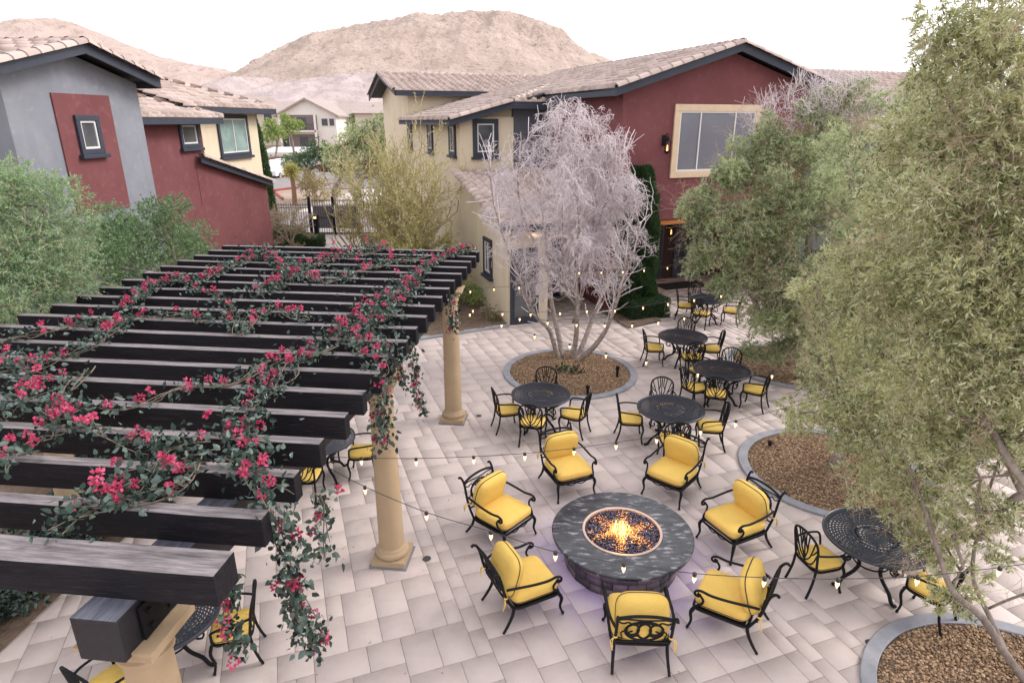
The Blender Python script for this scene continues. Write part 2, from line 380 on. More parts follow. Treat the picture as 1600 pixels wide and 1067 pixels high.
for i, (c, r_) in enumerate(zip(rings, ringR)):
    k_ = MB()
    prof = [(r_-.17, -.01), (r_-.17, .040), (r_-.16, .048), (r_-.01, .048), (r_, .038), (r_, -.01)]
    k_.lathe(prof, 72, (c[0], c[1], 0), cap=False)
    o = k_.build('planter_kerb', m_kerb, autos=35); tag(o, kind='structure')
    s2 = MB().lathe([(r_-.15, .0), (r_-.15, .02), (r_*.5, .05), (.01, .07)], 48, (c[0], c[1], 0), cap=False); tag(s2.build('planter_soil', m_soil, smooth=True), kind='structure')
    gravel('gravel', c[0], c[1], r_-.18, [9000, 9000, 6000, 12000][i], rl[i], i+5)

# ---------------------------------------------------------------- roofs
def tiled(name, o, ex, up, a0, a1, run, b0=0., b1=0., parent=None, tw=.38, tc=.42, mat=m_tile, seed=0, thick=.05, clip=None):
    """roof slope: o = eave origin, ex = unit eave direction, up = unit up-slope direction; spans a0+b0*t .. a1+b1*t for t in 0..run"""
    ex = np.array(ex, float); up = np.array(up, float); nrm = np.cross(ex, up)
    if nrm[2] < 0: nrm = -nrm
    o = np.array(o, float); g = random.Random(seed)
    prof = [(0, 0), (.1, .75), (.25, 1), (.4, .75), (.5, 0), (.75, -.18)]
    V = []; F = []; T = []
    nc = int(math.ceil(run/tc)); lo = min(a0, a0+b0*run); hi = max(a1, a1+b1*run)
    i0 = int(math.floor(lo/tw)); i1 = int(math.ceil(hi/tw))
    for j in range(nc):
        t0 = j*tc; t1 = min(run, t0+tc*1.0)
        L = a0+b0*(t0+tc/2); Rr = a1+b1*(t0+tc/2)
        for i in range(i0, i1):
            Lm = min(a0+b0*t0, a0+b0*t1); Rm = max(a1+b1*t0, a1+b1*t1)
            if (i+1)*tw <= Lm+.01 or i*tw >= Rm-.01: continue
            lift = .045+g.uniform(0, .008); n = len(V); sh = g.uniform(-.008, .008); pts = [(px_, h_) for px_, h_ in prof]+[(1., 0)]
            for (t_, l_) in ((t0-.03+sh, -.01), (t0-.03+sh, lift), (t1, .004)):
                xa = max(i*tw, min(a0+b0*t_, (i+1)*tw)); xb = min((i+1)*tw, max(a1+b1*t_, i*tw))
                for (px_, h_) in pts:
                    xx = min(max(i*tw+px_*tw, xa), xb); hh = h_*.085
                    z_ = hh+l_ if l_ >= 0 else -.015
                    V.append(o+ex*xx+up*t_+nrm*z_)
            m_ = len(pts)
            for r_ in range(2):
                for k in range(m_-1): F.append((n+r_*m_+k, n+r_*m_+k+1, n+(r_+1)*m_+k+1, n+(r_+1)*m_+k))
            v_ = g.random(); T += [v_]*(2*(m_-1))
    return fastmesh(name, np.array(V), np.array(F), mat, parent, tint=np.array(T))
def caps(mb_parent, pts, name='ridge_cap', r=.15, mat=m_tile):
    """overlapping barrel caps along a ridge, hip or rake"""
    A = [np.array(p, float) for p in pts]; V = []; F = []; T = []
    for a, b in zip(A[:-1], A[1:]):
        L = np.linalg.norm(b-a); n = max(1, int(round(L/.36))); d = (b-a)/L; s = np.cross(d, [0, 0, 1.]); s /= np.linalg.norm(s); u = np.cross(s, d)
        for i in range(n):
            p = a+d*L*i/n; q = a+d*(L*(i+1)/n+.04); nn = len(V)
            for (c, ra) in ((p, r*1.08), (q, r*.92)):
                for k in range(7):
                    an = PI*k/6; V.append(c+s*math.cos(an)*ra+u*(math.sin(an)*ra*.75-.05))
            for k in range(6): F.append((nn+k, nn+k+1, nn+8+k, nn+7+k))
            T += [random.random()]*6
    return fastmesh(name, np.array(V), np.array(F), mat, mb_parent, tint=np.array(T), smooth=False)
def sheet(name, pts, th, mat, parent):
    """thin plate below a slope: pts 3-D polygon, th thickness downwards"""
    return MB().prism(pts, (0, 0, -th)).build(name, mat, parent)
def strip(mb, a, b, h, t, nrm=None):
    """vertical fascia board from a to b (top edge), height h, thickness t"""
    a = np.array(a, float); b = np.array(b, float); d = b-a; s = np.cross(d, [0, 0, 1.]); s = s/np.linalg.norm(s)*t
    mb.add([a, b, b-[0, 0, h], a-[0, 0, h], a+s, b+s, b+s-[0, 0, h], a+s-[0, 0, h]], [(0, 3, 2, 1), (4, 5, 6, 7), (0, 1, 5, 4), (3, 7, 6, 2), (0, 4, 7, 3), (1, 2, 6, 5)])
def window(parent, axis, val, sgn, a0, a1, z0, z1, glass=m_glass, frame=m_trim, fw=.14, mull=0, sill=True, inner=m_white, mullmat=m_white):
    """axis: local axis normal to wall (0 or 1), val wall position, sgn outward direction"""
    def bx(mb, u0, u1, za, zb, d0, d1):
        lo, hi = sorted((val+sgn*d0, val+sgn*d1))
        if axis == 0: mb.rng(lo, hi, u0, u1, za, zb)
        else: mb.rng(u0, u1, lo, hi, za, zb)
    f = MB()
    bx(f, a0, a1, z1-fw, z1, 0, .07); bx(f, a0, a1, z0, z0+fw, 0, .068)
    bx(f, a0, a0+fw, z0+fw, z1-fw, 0, .066); bx(f, a1-fw, a1, z0+fw, z1-fw, 0, .066)
    if sill: bx(f, a0-.07, a1+.07, z0-.09, z0, 0, .13)
    fo = f.build('window_frame', frame, parent, bevel=.01)
    g = MB(); bx(g, a0+fw-.01, a1-fw+.01, z0+fw-.01, z1-fw+.01, 0, .012); g.build('pane', glass, fo)
    s = MB(); w_ = .045; b0, b1, y0, y1 = a0+fw, a1-fw, z0+fw, z1-fw
    bx(s, b0, b1, y1-w_, y1, .012, .04); bx(s, b0, b1, y0, y0+w_, .012, .04); bx(s, b0, b0+w_, y0+w_, y1-w_, .012, .039); bx(s, b1-w_, b1, y0+w_, y1-w_, .012, .039)
    for t in (mull or []):
        xm = b0+(b1-b0)*t; bx(s, xm-.02, xm+.02, y0+w_, y1-w_, .012, .038)
    s.build('sash', inner, fo)
    return fo
# ---------------------------------------------------------------- red house (right), BF frame
def fr(fr_, **k): return fr_
hB = thing('stucco_house', 'maroon and cream stucco house with tiled gable roof behind the bare white tree', 'house', tuple(_p0), R(20))
OQ = -.5
la = BF.hit(1162, 66, 1, OQ); ll = BF.hit(962, 136, 1, OQ); lr = BF.hit(1312, 136, 1, OQ)
pa, za = la[0], la[2]; pl, zl = ll[0], ll[2]; pr, zr = lr[0], lr[2]
print('gable', la, ll, lr)
sL = (za-zl)/(pa-pl); sR = (za-zr)/(pr-pa)
RW0, RW1 = 3.58, pr-.35
def zroof(p): return za-.16-(pa-p)*sL if p < pa else za-.16-(p-pa)*sR
# upper gabled block
b = MB(); b.prism([(RW0, 0, 2.95), (RW1, 0, 2.95), (RW1, 0, zroof(RW1)-.05), (pa, 0, za-.21), (RW0, 0, zroof(RW0)-.05)], (0, 13, 0))
b.build('upper_wall', m_red, hB)
b = MB().rng(RW0+.002, RW0+.9, .002, 9, -.05, 2.95); b.build('lower_wall', m_red, hB)
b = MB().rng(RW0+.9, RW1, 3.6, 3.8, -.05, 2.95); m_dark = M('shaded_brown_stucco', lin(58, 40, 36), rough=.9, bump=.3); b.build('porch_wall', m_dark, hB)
b = MB().rng(RW1-.6, RW1, .002, 3.6, -.05, 2.95); b.build('porch_pier', m_red, hB)
# porch doors
for k, (x0) in enumerate((6.0, 8.2)):
    window(hB, 1, 3.6, -1, x0, x0+1.7, .0, 2.45, glass=m_glass, frame=m_trim, fw=.09, mull=[.5], sill=False, inner=m_trim)
m_beam = M('wood_beam_painted_glow', lin(150, 96, 46), lin(130, 80, 38), 6, rough=.7, emit=lin(255, 150, 50), es=.08)  # the beam is no lamp; its orange glow is put into the material
b = MB().rng(RW0+.9, RW1-.6, .06, .2, 2.78, 2.9); b.build('glow_painted_beam', m_beam, hB)
# roof of the gable
dL = math.hypot(pa-pl, za-zl); dR = math.hypot(pr-pa, za-zr); QL = 14
tiled('roof_slope', (pl, OQ, zl), (0, 1, 0), ((pa-pl)/dL, 0, (za-zl)/dL), 0, QL, dL, parent=hB, seed=1)
tiled('roof_slope', (pr, OQ, zr), (0, 1, 0), (-(pr-pa)/dR, 0, (za-zr)/dR), 0, QL, dR, parent=hB, seed=2)
caps(hB, [(pa, OQ, za+.05), (pa, OQ+QL, za+.05)])
caps(hB, [(pl, OQ+.02, zl+.04), (pa, OQ+.02, za+.04)], 'rake_cap'); caps(hB, [(pr, OQ+.02, zr+.04), (pa, OQ+.02, za+.04)], 'rake_cap')
b = MB(); b.prism([(pl, OQ+.03, zl-.02), (pa, OQ+.03, za-.02), (pr, OQ+.03, zr-.02), (pr, OQ+.03, zr-.08), (pa, OQ+.03, za-.08), (pl, OQ+.03, zl-.08)], (0, QL-.1, 0)); b.build('soffit', m_soffit, hB)
b = MB()
for (x0, z0, x1, z1) in ((pl, zl, pa, za), (pr, zr, pa, za)):
    b.add([(x0, OQ, z0-.01), (x1, OQ, z1-.01), (x1, OQ, z1-.25), (x0, OQ, z0-.25), (x0, OQ+.05, z0-.01), (x1, OQ+.05, z1-.01), (x1, OQ+.05, z1-.25), (x0, OQ+.05, z0-.25)], [(0, 1, 2, 3), (4, 7, 6, 5), (0, 4, 5, 1), (3, 2, 6, 7), (0, 3, 7, 4), (1, 5, 6, 2)])
strip(b, (pl, OQ+.05, zl-.012), (pl, OQ+QL, zl-.012), .22, .05); strip(b, (pr, OQ+.05, zr-.012), (pr, OQ+QL, zr-.012), .22, -.05)
b.build('fascia', m_trim, hB)
# big window
w0 = BF.hit(1058, 163, 1, 0); w1 = BF.hit(1190, 163, 1, 0); w2 = BF.hit(1060, 279, 1, 0)
window(hB, 1, 0, -1, w0[0]-.08, w1[0], w2[2]+.02, w0[2], glass=m_blind, frame=m_ctrim, fw=.2, mull=[.27, .73], sill=False, inner=m_white)
# cream wing, upper floor
c = MB()
c.prism([(0, 5, -.05), (0, 21, -.05), (0, 21, 6.05), (0, 5, 6.05)], (2.0, 0, 0)); c.build('cream_wall', m_cream, hB)
c = MB().rng(2.0, 9.0, 5.03, 12, 3.0, 6.3); c.build('slate_wall', m_slate, hB)
# first floor block with the shed roof
c = MB()
c.prism([(0.003, 0, -.05), (0.003, 4.99, -.05), (0.003, 4.99, 4.0), (0.003, 0, 2.95)], (1.3, 0, 0)); c.build('cream_wall', m_cream, hB)
c = MB().rng(1.3, 3.57, 2.6, 4.9, -.05, 3.5); c.build('entry_wall', m_cream, hB)
c = MB().rng(1.3, 3.57, .05, .35, 2.55, 2.8); c.build('entry_beam', m_ctrim, hB)
# door
def door(x0, x1, q, z1):
    d = MB().rng(x0, x1, q-.06, q, 0, z1).build('door', m_trim, hB, bevel=.01)
    MB().rng(x0+.12, x1-.12, q-.075, q-.06, .25, z1-.15).build('pane', m_glass, d)
    MB().rng(x1-.1, x1-.06, q-.13, q-.06, .9, 1.2).build('handle', m_white, d)
door(.06, .98, 0, 2.35); 
window(hB, 1, 2.6, -1, 1.7, 2.9, 0, 2.3, glass=m_glass, frame=m_trim, fw=.1, mull=[.5], sill=False, inner=m_trim)
z5 = 4.25; z0_ = 3.12; run = math.hypot(5.35, z5-z0_)
sx = (0, 5.35/run, (z5-z0_)/run)
tiled('roof_slope', (-.25, -.4, z0_), (1, 0, 0), sx, 0, 3.82, run-.02, parent=hB, seed=3)
caps(hB, [(-.25, -.4, z0_+.03), (-.25, 4.95, z5+.03)], 'rake_cap')
b = MB().prism([(-.25, -.4, z0_-.02), (3.55, -.4, z0_-.02), (3.55, 4.95, z5-.02), (-.25, 4.95, z5-.02)], (0, 0, -.07)); b.build('soffit', m_soffit, hB)
b = MB(); strip(b, (-.27, -.42, z0_), (3.55, -.42, z0_), .17, -.04); strip(b, (-.28, -.42, z0_), (-.28, 4.95, z5), .15, .03); b.build('fascia', m_trim, hB)
# upper windows of the cream wing
a = BF.hit(738, 186, 1, 5); a2 = BF.hit(778, 186, 1, 5); a3 = BF.hit(740, 250, 1, 5)
window(hB, 1, 5, -1, a[0], a2[0], a3[2]+.1, a[2], frame=m_trim, fw=.16)
for (x_, yt, yb) in ((707, 192, 246), (672, 190, 240), (640, 186, 234)):
    h0 = BF.hit(x_, yt, 0, 0); h1 = BF.hit(x_, yb, 0, 0)
    window(hB, 0, 0, -1, h0[1]-.45, h0[1]+.45, h1[2]+.08, h0[2], frame=m_trim, fw=.13)
h0 = BF.hit(763, 372, 0, 0.003); h1 = BF.hit(763, 430, 0, 0.003)
window(hB, 0, 0.003, -1, h0[1]-.42, h0[1]+.42, h1[2], h0[2], frame=m_trim, fw=.12, mull=[.5])
# wing roofs
ze = BF.hit(696, 186, 1, 4.6)[2]; print('wing eave z', ze)
zc = BF.hit(799, 158, 1, 4.5)[2]; pc = BF.hit(799, 158, 1, 4.5)[0]; print('corner', zc, pc)
pe = -.5; sl_ = (zc-ze)/(pc-pe); pk = 4.2; zk = ze+(pk-pe)*sl_
rl_ = math.hypot(pk-pe, zk-ze); ux = ((pk-pe)/rl_, 0, (zk-ze)/rl_)
tc_ = math.hypot(pc-pe, zc-ze)
# left slope: front rake from eave to the corner, then along the hip
tiled('roof_slope', (pe, 4.5, ze), (0, 1, 0), ux, 0, 9.3, tc_, parent=hB, seed=4)
o2 = np.array([pc, 4.5, zc])
hipk = .9
tiled('roof_slope', o2, (0, 1, 0), ux, 0, 9.3, rl_-tc_, b0=1.0, parent=hB, seed=5)
fz = sl_; fl = math.hypot(1, fz)
rf = (rl_-tc_)
tiled('roof_slope', (pc, 4.5, zc), (1, 0, 0), (0, 1/fl, fz/fl), 0, 5.46-pc+.2, rf, b0=1.0*1.0, parent=hB, seed=6)
caps(hB, [tuple(o2+[0, 0, .04]), (pc+rf/fl, 4.5+rf/fl, zc+rf*fz/fl+.05)], 'hip_cap')
caps(hB, [(pe, 4.52, ze+.03), (pc, 4.52, zc+.03)], 'rake_cap')
b = MB(); b.add([(pe, 4.5, ze-.01), (pc, 4.5, zc-.01), (pc, 4.5, zc-.24), (pe, 4.5, ze-.24), (pe, 4.56, ze-.01), (pc, 4.56, zc-.01), (pc, 4.56, zc-.24), (pe, 4.56, ze-.24)], [(0, 1, 2, 3), (4, 7, 6, 5), (0, 4, 5, 1), (3, 2, 6, 7), (0, 3, 7, 4), (1, 5, 6, 2)])
strip(b, (pc, 4.5, zc-.01), (5.6, 4.5, zc-.01), .24, -.05); strip(b, (pe, 4.56, ze-.01), (pe, 13.8, ze-.01), .2, .05); b.build('fascia', m_trim, hB)
b = MB().prism([(pe, 4.56, ze-.05), (pk, 4.56, zk-.05), (pk, 13.8, zk-.05), (pe, 13.8, ze-.05)], (0, 0, -.06)); b.build('soffit', m_soffit, hB)
b = MB().prism([(0.004, 5.2, 5.9), (3.4, 5.2, 5.9), (3.4, 5.2, ze+(3.4-pe)*sl_-.14), (0.004, 5.2, ze+.5*sl_-.14)], (0, 8.5, 0)); b.build('upper_infill_wall', m_cream, hB)
b = MB().rng(3.3, 5.5, 7, 12, 6.1, zk-.3); b.build('upper_infill_wall', m_slate, hB)
# tower block behind
q0, q1 = 13.9, 21.2
e1 = BF.hit(646, 141, 1, q0-.6); zt = e1[2]; ap = BF.hit(617, 103, 0, -.7); print('tower', zt, ap)
qr = (q0+q1)/2; zr_ = max(ap[2], zt+.9)
b = MB().prism([(-.002, q0, 5.0), (-.002, q1, 5.0), (-.002, q1, zt), (-.002, qr, zr_-.12), (-.002, q0, zt)], (14, 0, 0)); b.build('tower_wall', m_cream, hB)
for s_, qe in ((1, q0-.6), (-1, q1+.6)):
    L = math.hypot(qr-qe, zr_-zt); tiled('roof_slope', (-.7, qe, zt), (1, 0, 0), (0, (qr-qe)/L, (zr_-zt)/L), 0, 15, L, parent=hB, seed=8)
caps(hB, [(-.7, qr, zr_+.05), (14.3, qr, zr_+.05)])
caps(hB, [(-.68, q0-.6, zt+.04), (-.68, qr, zr_+.04), (-.68, q1+.6, zt+.04)], 'rake_cap')
b = MB(); strip(b, (-.7, q0-.6, zt-.01), (14.3, q0-.6, zt-.01), .24, -.05); strip(b, (-.7, q0-.6, zt-.01), (-.7, qr, zr_-.01), .24, .05); strip(b, (-.7, qr, zr_-.01), (-.7, q1+.6, zt-.01), .24, .05); b.build('fascia', m_trim, hB)
b = MB(); b.prism([(-.66, q0-.56, zt-.03), (-.66, qr, zr_-.03), (-.66, q1+.6, zt-.03), (-.66, q1+.6, zt-.09), (-.66, qr, zr_-.09), (-.66, q0-.56, zt-.09)], (15, 0, 0)); b.build('soffit', m_soffit, hB)
b = MB().rng(RW1+.1, RW1+.12, 6, 6.02, 0, .1)
# right wing: lower hipped block
q2 = 4.5; t0 = BF.hit(1300, 137, 1, q2); tR = BF.hit(1440, 95, 1, q2+4)
ze2 = 6.6
b = MB().rng(RW1, RW1+16, q2+.5, q2+10, -.05, ze2-.05); b.build('wing_wall', m_red, hB)
zr2 = 8.25; L = math.hypot(4.8, zr2-ze2)
tiled('roof_slope', (RW1-1, q2, ze2), (1, 0, 0), (0, 4.8/L, (zr2-ze2)/L), 0, 18, L, parent=hB, seed=9)
tiled('roof_slope', (RW1-1, q2+10.2, ze2), (1, 0, 0), (0, -5.4/math.hypot(5.4, zr2-ze2), (zr2-ze2)/math.hypot(5.4, zr2-ze2)), 0, 18, math.hypot(5.4, zr2-ze2), parent=hB, seed=9)
caps(hB, [(RW1-1, q2+4.8, zr2+.05), (RW1+17, q2+4.8, zr2+.05)])
b = MB(); strip(b, (RW1-1, q2, ze2-.01), (RW1+17, q2, ze2-.01), .24, -.05); b.build('fascia', m_trim, hB)
# small lower roof in front of the wing
tiled('roof_slope', (RW1, 2.6, 5.6), (1, 0, 0), (0, .955, .295), 0, 10, 2.2, parent=hB, seed=10)
b = MB(); strip(b, (RW1, 2.6, 5.59), (RW1+10, 2.6, 5.59), .22, -.05); b.build('fascia', m_trim, hB)
b = MB().rng(RW1+.004, RW1+10, 3.0, 4.99, -.05, 5.55); b.build('wing_wall', m_slate, hB)

# ---------------------------------------------------------------- grey house (left), PF frame
hA = thing('stucco_house', 'grey stucco house with maroon panel and small window at the left edge', 'house', tuple(PF.wld(-11.44, 15.2)), R(-6.3))
ox_, oy_ = -11.44, 15.2
def hx(px, py, v): a = PF.hit(px, py, 0, v); return (a[0]-ox_, a[1]-oy_, a[2])
gA = hx(131, 66, ox_+.5); gR = hx(250, 124, ox_+.5); print('A', gA, gR)
ya, zA = gA[1], gA[2]; yr, zR = gR[1], gR[2]; yl = 2*ya-yr
yw1 = hx(212, 130, ox_)[1]; yw0 = hx(2, 145, ox_)[1]
sA = (zA-zR)/(yr-ya)
def zra(y): return zA-.16-abs(y-ya)*sA
p0 = hx(77, 145, ox_); p1 = hx(167, 147, ox_); pb = hx(160, 331, ox_)
b = MB(); b.prism([(0, yw0, 3.6), (0, yw1, 3.6), (0, yw1, zra(yw1)-.03), (0, ya, zra(ya)-.03), (0, yw0, zra(yw0)-.03)], (-9, 0, 0)); b.build('grey_wall', m_gray, hA)
b = MB().rng(-9, -.003, yw0+.003, p0[1], -.05, 3.6); b.rng(-9, -.003, p1[1]+.3, yw1-.003, -.05, 3.6); b.rng(-9, -1.2, p0[1], p1[1]+.3, -.05, 3.6); b.build('ground_floor_wall', m_gray, hA)
b = MB().rng(-.1, .035, p0[1], p1[1], pb[2], p0[2]); b.build('maroon_panel', m_red, hA)
wa = hx(113, 180, ox_+.035); wb = hx(150, 180, ox_+.035); wc = hx(130, 242, ox_+.035)
window(hA, 0, .035, 1, wa[1], wb[1], wc[2], wa[2], frame=m_trim, fw=.12)
dA = math.hypot(yr-ya, zA-zR)
tiled('roof_slope', (.5, yl, zR), (-1, 0, 0), (0, (ya-yl)/dA, (zA-zR)/dA), 0, 10, dA, parent=hA, seed=11)
tiled('roof_slope', (.5, yr, zR), (-1, 0, 0), (0, -(ya-yl)/dA, (zA-zR)/dA), 0, 10, dA, parent=hA, seed=12)
caps(hA, [(.5, ya, zA+.05), (-9.5, ya, zA+.05)])
caps(hA, [(.48, yl, zR+.04), (.48, ya, zA+.04), (.48, yr, zR+.04)], 'rake_cap')
b = MB().prism([(.46, yl, zR-.02), (.46, ya, zA-.02), (.46, yr, zR-.02), (.46, yr, zR-.08), (.46, ya, zA-.08), (.46, yl, zR-.08)], (-9.8, 0, 0)); b.build('soffit', m_soffit, hA)
b = MB(); strip(b, (.5, yl, zR-.01), (.5, ya, zA-.01), .22, -.05); strip(b, (.5, ya, zA-.01), (.5, yr, zR-.01), .22, -.05)
strip(b, (.45, yr, zR-.01), (-9.5, yr, zR-.01), .22, -.05); b.build('fascia', m_trim, hA)
# red wing
hA2 = thing('stucco_house', 'maroon and cream house wing with low tiled roofs beyond the grey house', 'house', tuple(PF.wld(-11.44, 17.6)), R(-6.3))
oy2 = 17.6
def h2(px, py, v): a = PF.hit(px, py, 0, v); return (a[0]-ox_, a[1]-oy2, a[2])
VR = -12.0; vr = VR-ox_
y0 = yw1+ox_*0+oy_-oy2
ym = h2(312, 190, VR)[1]; e_ = h2(250, 182, VR+.5); e2 = h2(348, 184, VR+.5); zE = e_[2]; print('red wing eave', zE, e2[2], ym)
b = MB().rng(-8, vr, y0-.3, ym, -.05, zE-.08); b.build('maroon_wall', m_red, hA2)
k0 = h2(318, 245, VR+.3); k1 = h2(427, 284, VR+.3)
b = MB(); b.prism([(vr+.012, y0-.25, -.05), (vr+.012, k1[1], -.05), (vr+.012, k1[1], k1[2]-.1), (vr+.012, k0[1], k0[2]-.1), (vr+.012, k0[1], 3.4), (vr+.012, y0-.25, 3.4)], (-.2, 0, 0)); b.build('maroon_lower_wall', m_red, hA2)
sh = (k0[2]-k1[2])/(k1[1]-k0[1])
b = MB(); b.prism([(vr+.0, k0[1]+.3, -.05), (vr+.0, k1[1]-.01, -.05), (vr, k1[1]-.01, k1[2]-.12), (vr, k0[1]+.3, k0[2]-.2)], (-5, 0, 0)); b.build('maroon_lower_wall', m_red, hA2)
Lk = math.hypot(k1[1]-k0[1], k0[2]-k1[2])
tiled('roof_slope', (vr+.2, k1[1]+.15, k1[2]), (-1, 0, 0), (0, -(k1[1]-k0[1])/Lk, (k0[2]-k1[2])/Lk), 0, 5, Lk, parent=hA2, seed=13)
caps(hA2, [(vr+.18, k1[1]+.15, k1[2]+.04), (vr+.18, k0[1]+.1, k0[2]+.04)], 'rake_cap')
b = MB(); strip(b, (vr+.22, k0[1], k0[2]-.02), (vr+.22, k1[1]+.1, k1[2]-.02), .16, -.05); b.build('fascia', m_trim, hA2)
a1 = h2(275, 184, VR); a2_ = h2(305, 184, VR); a3 = h2(288, 232, VR)
window(hA2, 0, vr, 1, a1[1], a2_[1], a3[2], min(a1[2], zE-.12), frame=m_trim, fw=.12)
VC = -12.6; vc = VC-ox_
yc1 = h2(402, 200, VC)[1]; zE2 = h2(380, 168, VC+.5)[2]
b = MB().rng(-8, vc, ym-.5, yc1, -.05, zE2-.08); b.build('cream_wall', m_cream, hA2)
a1 = h2(336, 184, VC); a2_ = h2(384, 184, VC); a3 = h2(352, 246, VC)
window(hA2, 0, vc, 1, a1[1], a2_[1], a3[2], min(a1[2]+.1, zE2-.1), frame=m_trim, fw=.13, mull=[.5], glass=M('pale_glass', lin(150, 172, 165), lin(120, 140, 138), 2, rough=.1))
for (v0, ya_, yb_, ze_, sd) in ((VR+.5-ox_, y0-.1, e2[1], zE, 14), (VC+.55-ox_, e2[1]-1.2, yc1+.6, zE2, 15)):
    rn = 3.6; ss = .3; Ln = math.hypot(rn, rn*ss)
    tiled('roof_slope', (v0, ya_, ze_), (0, 1, 0), (-rn/Ln, 0, rn*ss/Ln), 0, yb_-ya_, Ln, b1=-.85, parent=hA2, seed=sd)
    tiled('roof_slope', (v0, yb_, ze_), (-1, 0, 0), (0, -rn/Ln, rn*ss/Ln), 0, 8, Ln, b0=.85, parent=hA2, seed=sd)
    caps(hA2, [(v0, yb_, ze_+.04), (v0-rn*.86, yb_-rn*.86, ze_+rn*ss*.9+.05)], 'hip_cap')
    caps(hA2, [(v0-rn, ya_, ze_+rn*ss+.04), (v0-rn, yb_-rn, ze_+rn*ss+.04)])
    b = MB(); strip(b, (v0+.01, ya_, ze_-.01), (v0+.01, yb_, ze_-.01), .2, -.05); strip(b, (v0, yb_+.01, ze_-.01), (v0-8, yb_+.01, ze_-.01), .2, -.05); b.build('fascia', m_trim, hA2)
    b = MB().rng(v0-7, v0-.05, ya_, yb_-.05, ze_-.09, ze_-.04); b.build('soffit', m_soffit, hA2)
# ---------------------------------------------------------------- pergola
ZT = 3.35; RH = .23; RWd = .13
tp = PF.wld(-4.95, 7.5)
pg = thing('pergola', 'black timber pergola on tan round columns draped with pink bougainvillea', 'pergola', tuple(tp), R(-6.3))
def pl(v, u, z=0): return (v+4.95, u-7.5, z)
for i in range(20):
    u = 2.96+i*(12.83-2.96)/19; RWd = .24 if i == 0 else .12; j = rr.uniform(-.012, .012)
    b = MB(); c0 = pl(-7.78+rr.uniform(-.02, .02), u+j); c1 = pl(-2.10+rr.uniform(-.015, .015), u-j)
    n = 14; vs = []; fs = []
    for k in range(n+1):
        t = k/n; x = c0[0]+(c1[0]-c0[0])*t; y = c0[1]+(c1[1]-c0[1])*t+rr.uniform(-.003, .003); zz = ZT+.004*math.sin(5*t+i)+rr.uniform(-.002, .002)
        vs += [(x, y-RWd/2, zz-RH), (x, y+RWd/2, zz-RH), (x, y+RWd/2, zz), (x, y-RWd/2, zz)]
    for k in range(n):
        for e in range(4): fs.append((k*4+e, k*4+(e+1) % 4, k*4+4+(e+1) % 4, k*4+4+e))
    fs += [(3, 2, 1, 0), (n*4, n*4+1, n*4+2, n*4+3)]
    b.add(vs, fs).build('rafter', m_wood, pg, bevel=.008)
m_beamw = M('black_beam_timber', (.007, .007, .010), (.014, .013, .018), 2.5, rough=.5, bump=.6, bscale=14, dist=.006, stretch=(8, .6, 8), weather_sheen=(.16, .165, .21))  # beam top: bluish sky reflection put into its colour
def vb(v, u): return v+4.95+(-.28*(7.22-u)/4.55 if v > -5 and u < 7.22 else 0)
for v in (-2.52, -7.38):
    for (ua, ub) in ((2.67, 7.22), (7.224, 13.3)):
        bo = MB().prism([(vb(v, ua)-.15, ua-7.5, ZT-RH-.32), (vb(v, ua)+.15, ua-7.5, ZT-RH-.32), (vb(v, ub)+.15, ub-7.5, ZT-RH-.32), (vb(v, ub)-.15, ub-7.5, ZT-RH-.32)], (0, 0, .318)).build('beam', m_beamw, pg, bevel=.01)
    for uc in (2.98, 7.24, 11.69):
        for s_ in (-1, 1):
            q = MB()
            q.rng(vb(v, uc)+s_*.160-.006, vb(v, uc)+s_*.160+.006, uc-7.5-.16, uc-7.5+.16, ZT-RH-.28, ZT-RH-.04)
            for yy in (-.09, .09):
                for zz in (.09, .2):
                    M9 = Matrix.Rotation(PI/2, 3, 'Y'); q.tube([(vb(v, uc)+s_*.16, uc-7.5+yy, ZT-RH-zz-.02), (vb(v, uc)+s_*.185, uc-7.5+yy, ZT-RH-zz-.02)], .02, 8)
            q.build('bracket', m_iron, bo)
m_slatebase = M('column_foot', lin(120, 122, 128), rough=.9)
for v in (-2.52, -7.38):
    for uc in (2.98, 7.24, 11.69):
        x, y = vb(v, uc), uc-7.5
        zb = ZT-RH-.31
        prof = [(.175, .25), (.178, .6), (.175, 1.4), (.16, 2.2), (.152, zb-.28)]
        sh_ = [(.176+(.150-.176)*((z-.22)/(zb-.45))**1.5, z) for z in np.linspace(.22, zb-.22, 14)]
        co = MB().lathe(sh_, 40, (x, y, 0)).build('column', m_stone_col, pg, autos=40)
        bs = [(.21, .10)]+[(.205+.03*math.sin(a), .15-.05*math.cos(a)) for a in np.linspace(0, PI, 8)]+[(.205, .205), (.19, .23), (.177, .25)]
        b = MB().lathe(bs, 40, (x, y, 0)); b.box((x, y, .058), (.48, .48, .09)); b.build('column_base', m_stone_col, co, autos=35)
        MB().box((x, y, .008), (.53, .53, .022)).build('foot_plate', m_slatebase, co)
        b = MB().lathe([(.150, zb-.24), (.175, zb-.22), (.175, zb-.19), (.155, zb-.18), (.158, zb-.13), (.20, zb-.09), (.21, zb-.085)], 40, (x, y, 0)); b.box((x, y, zb-.04), (.46, .46, .09)); b.box((x, y, zb+.004), (.52, .52, .03)); b.build('capital', m_stone_col, co, autos=35)

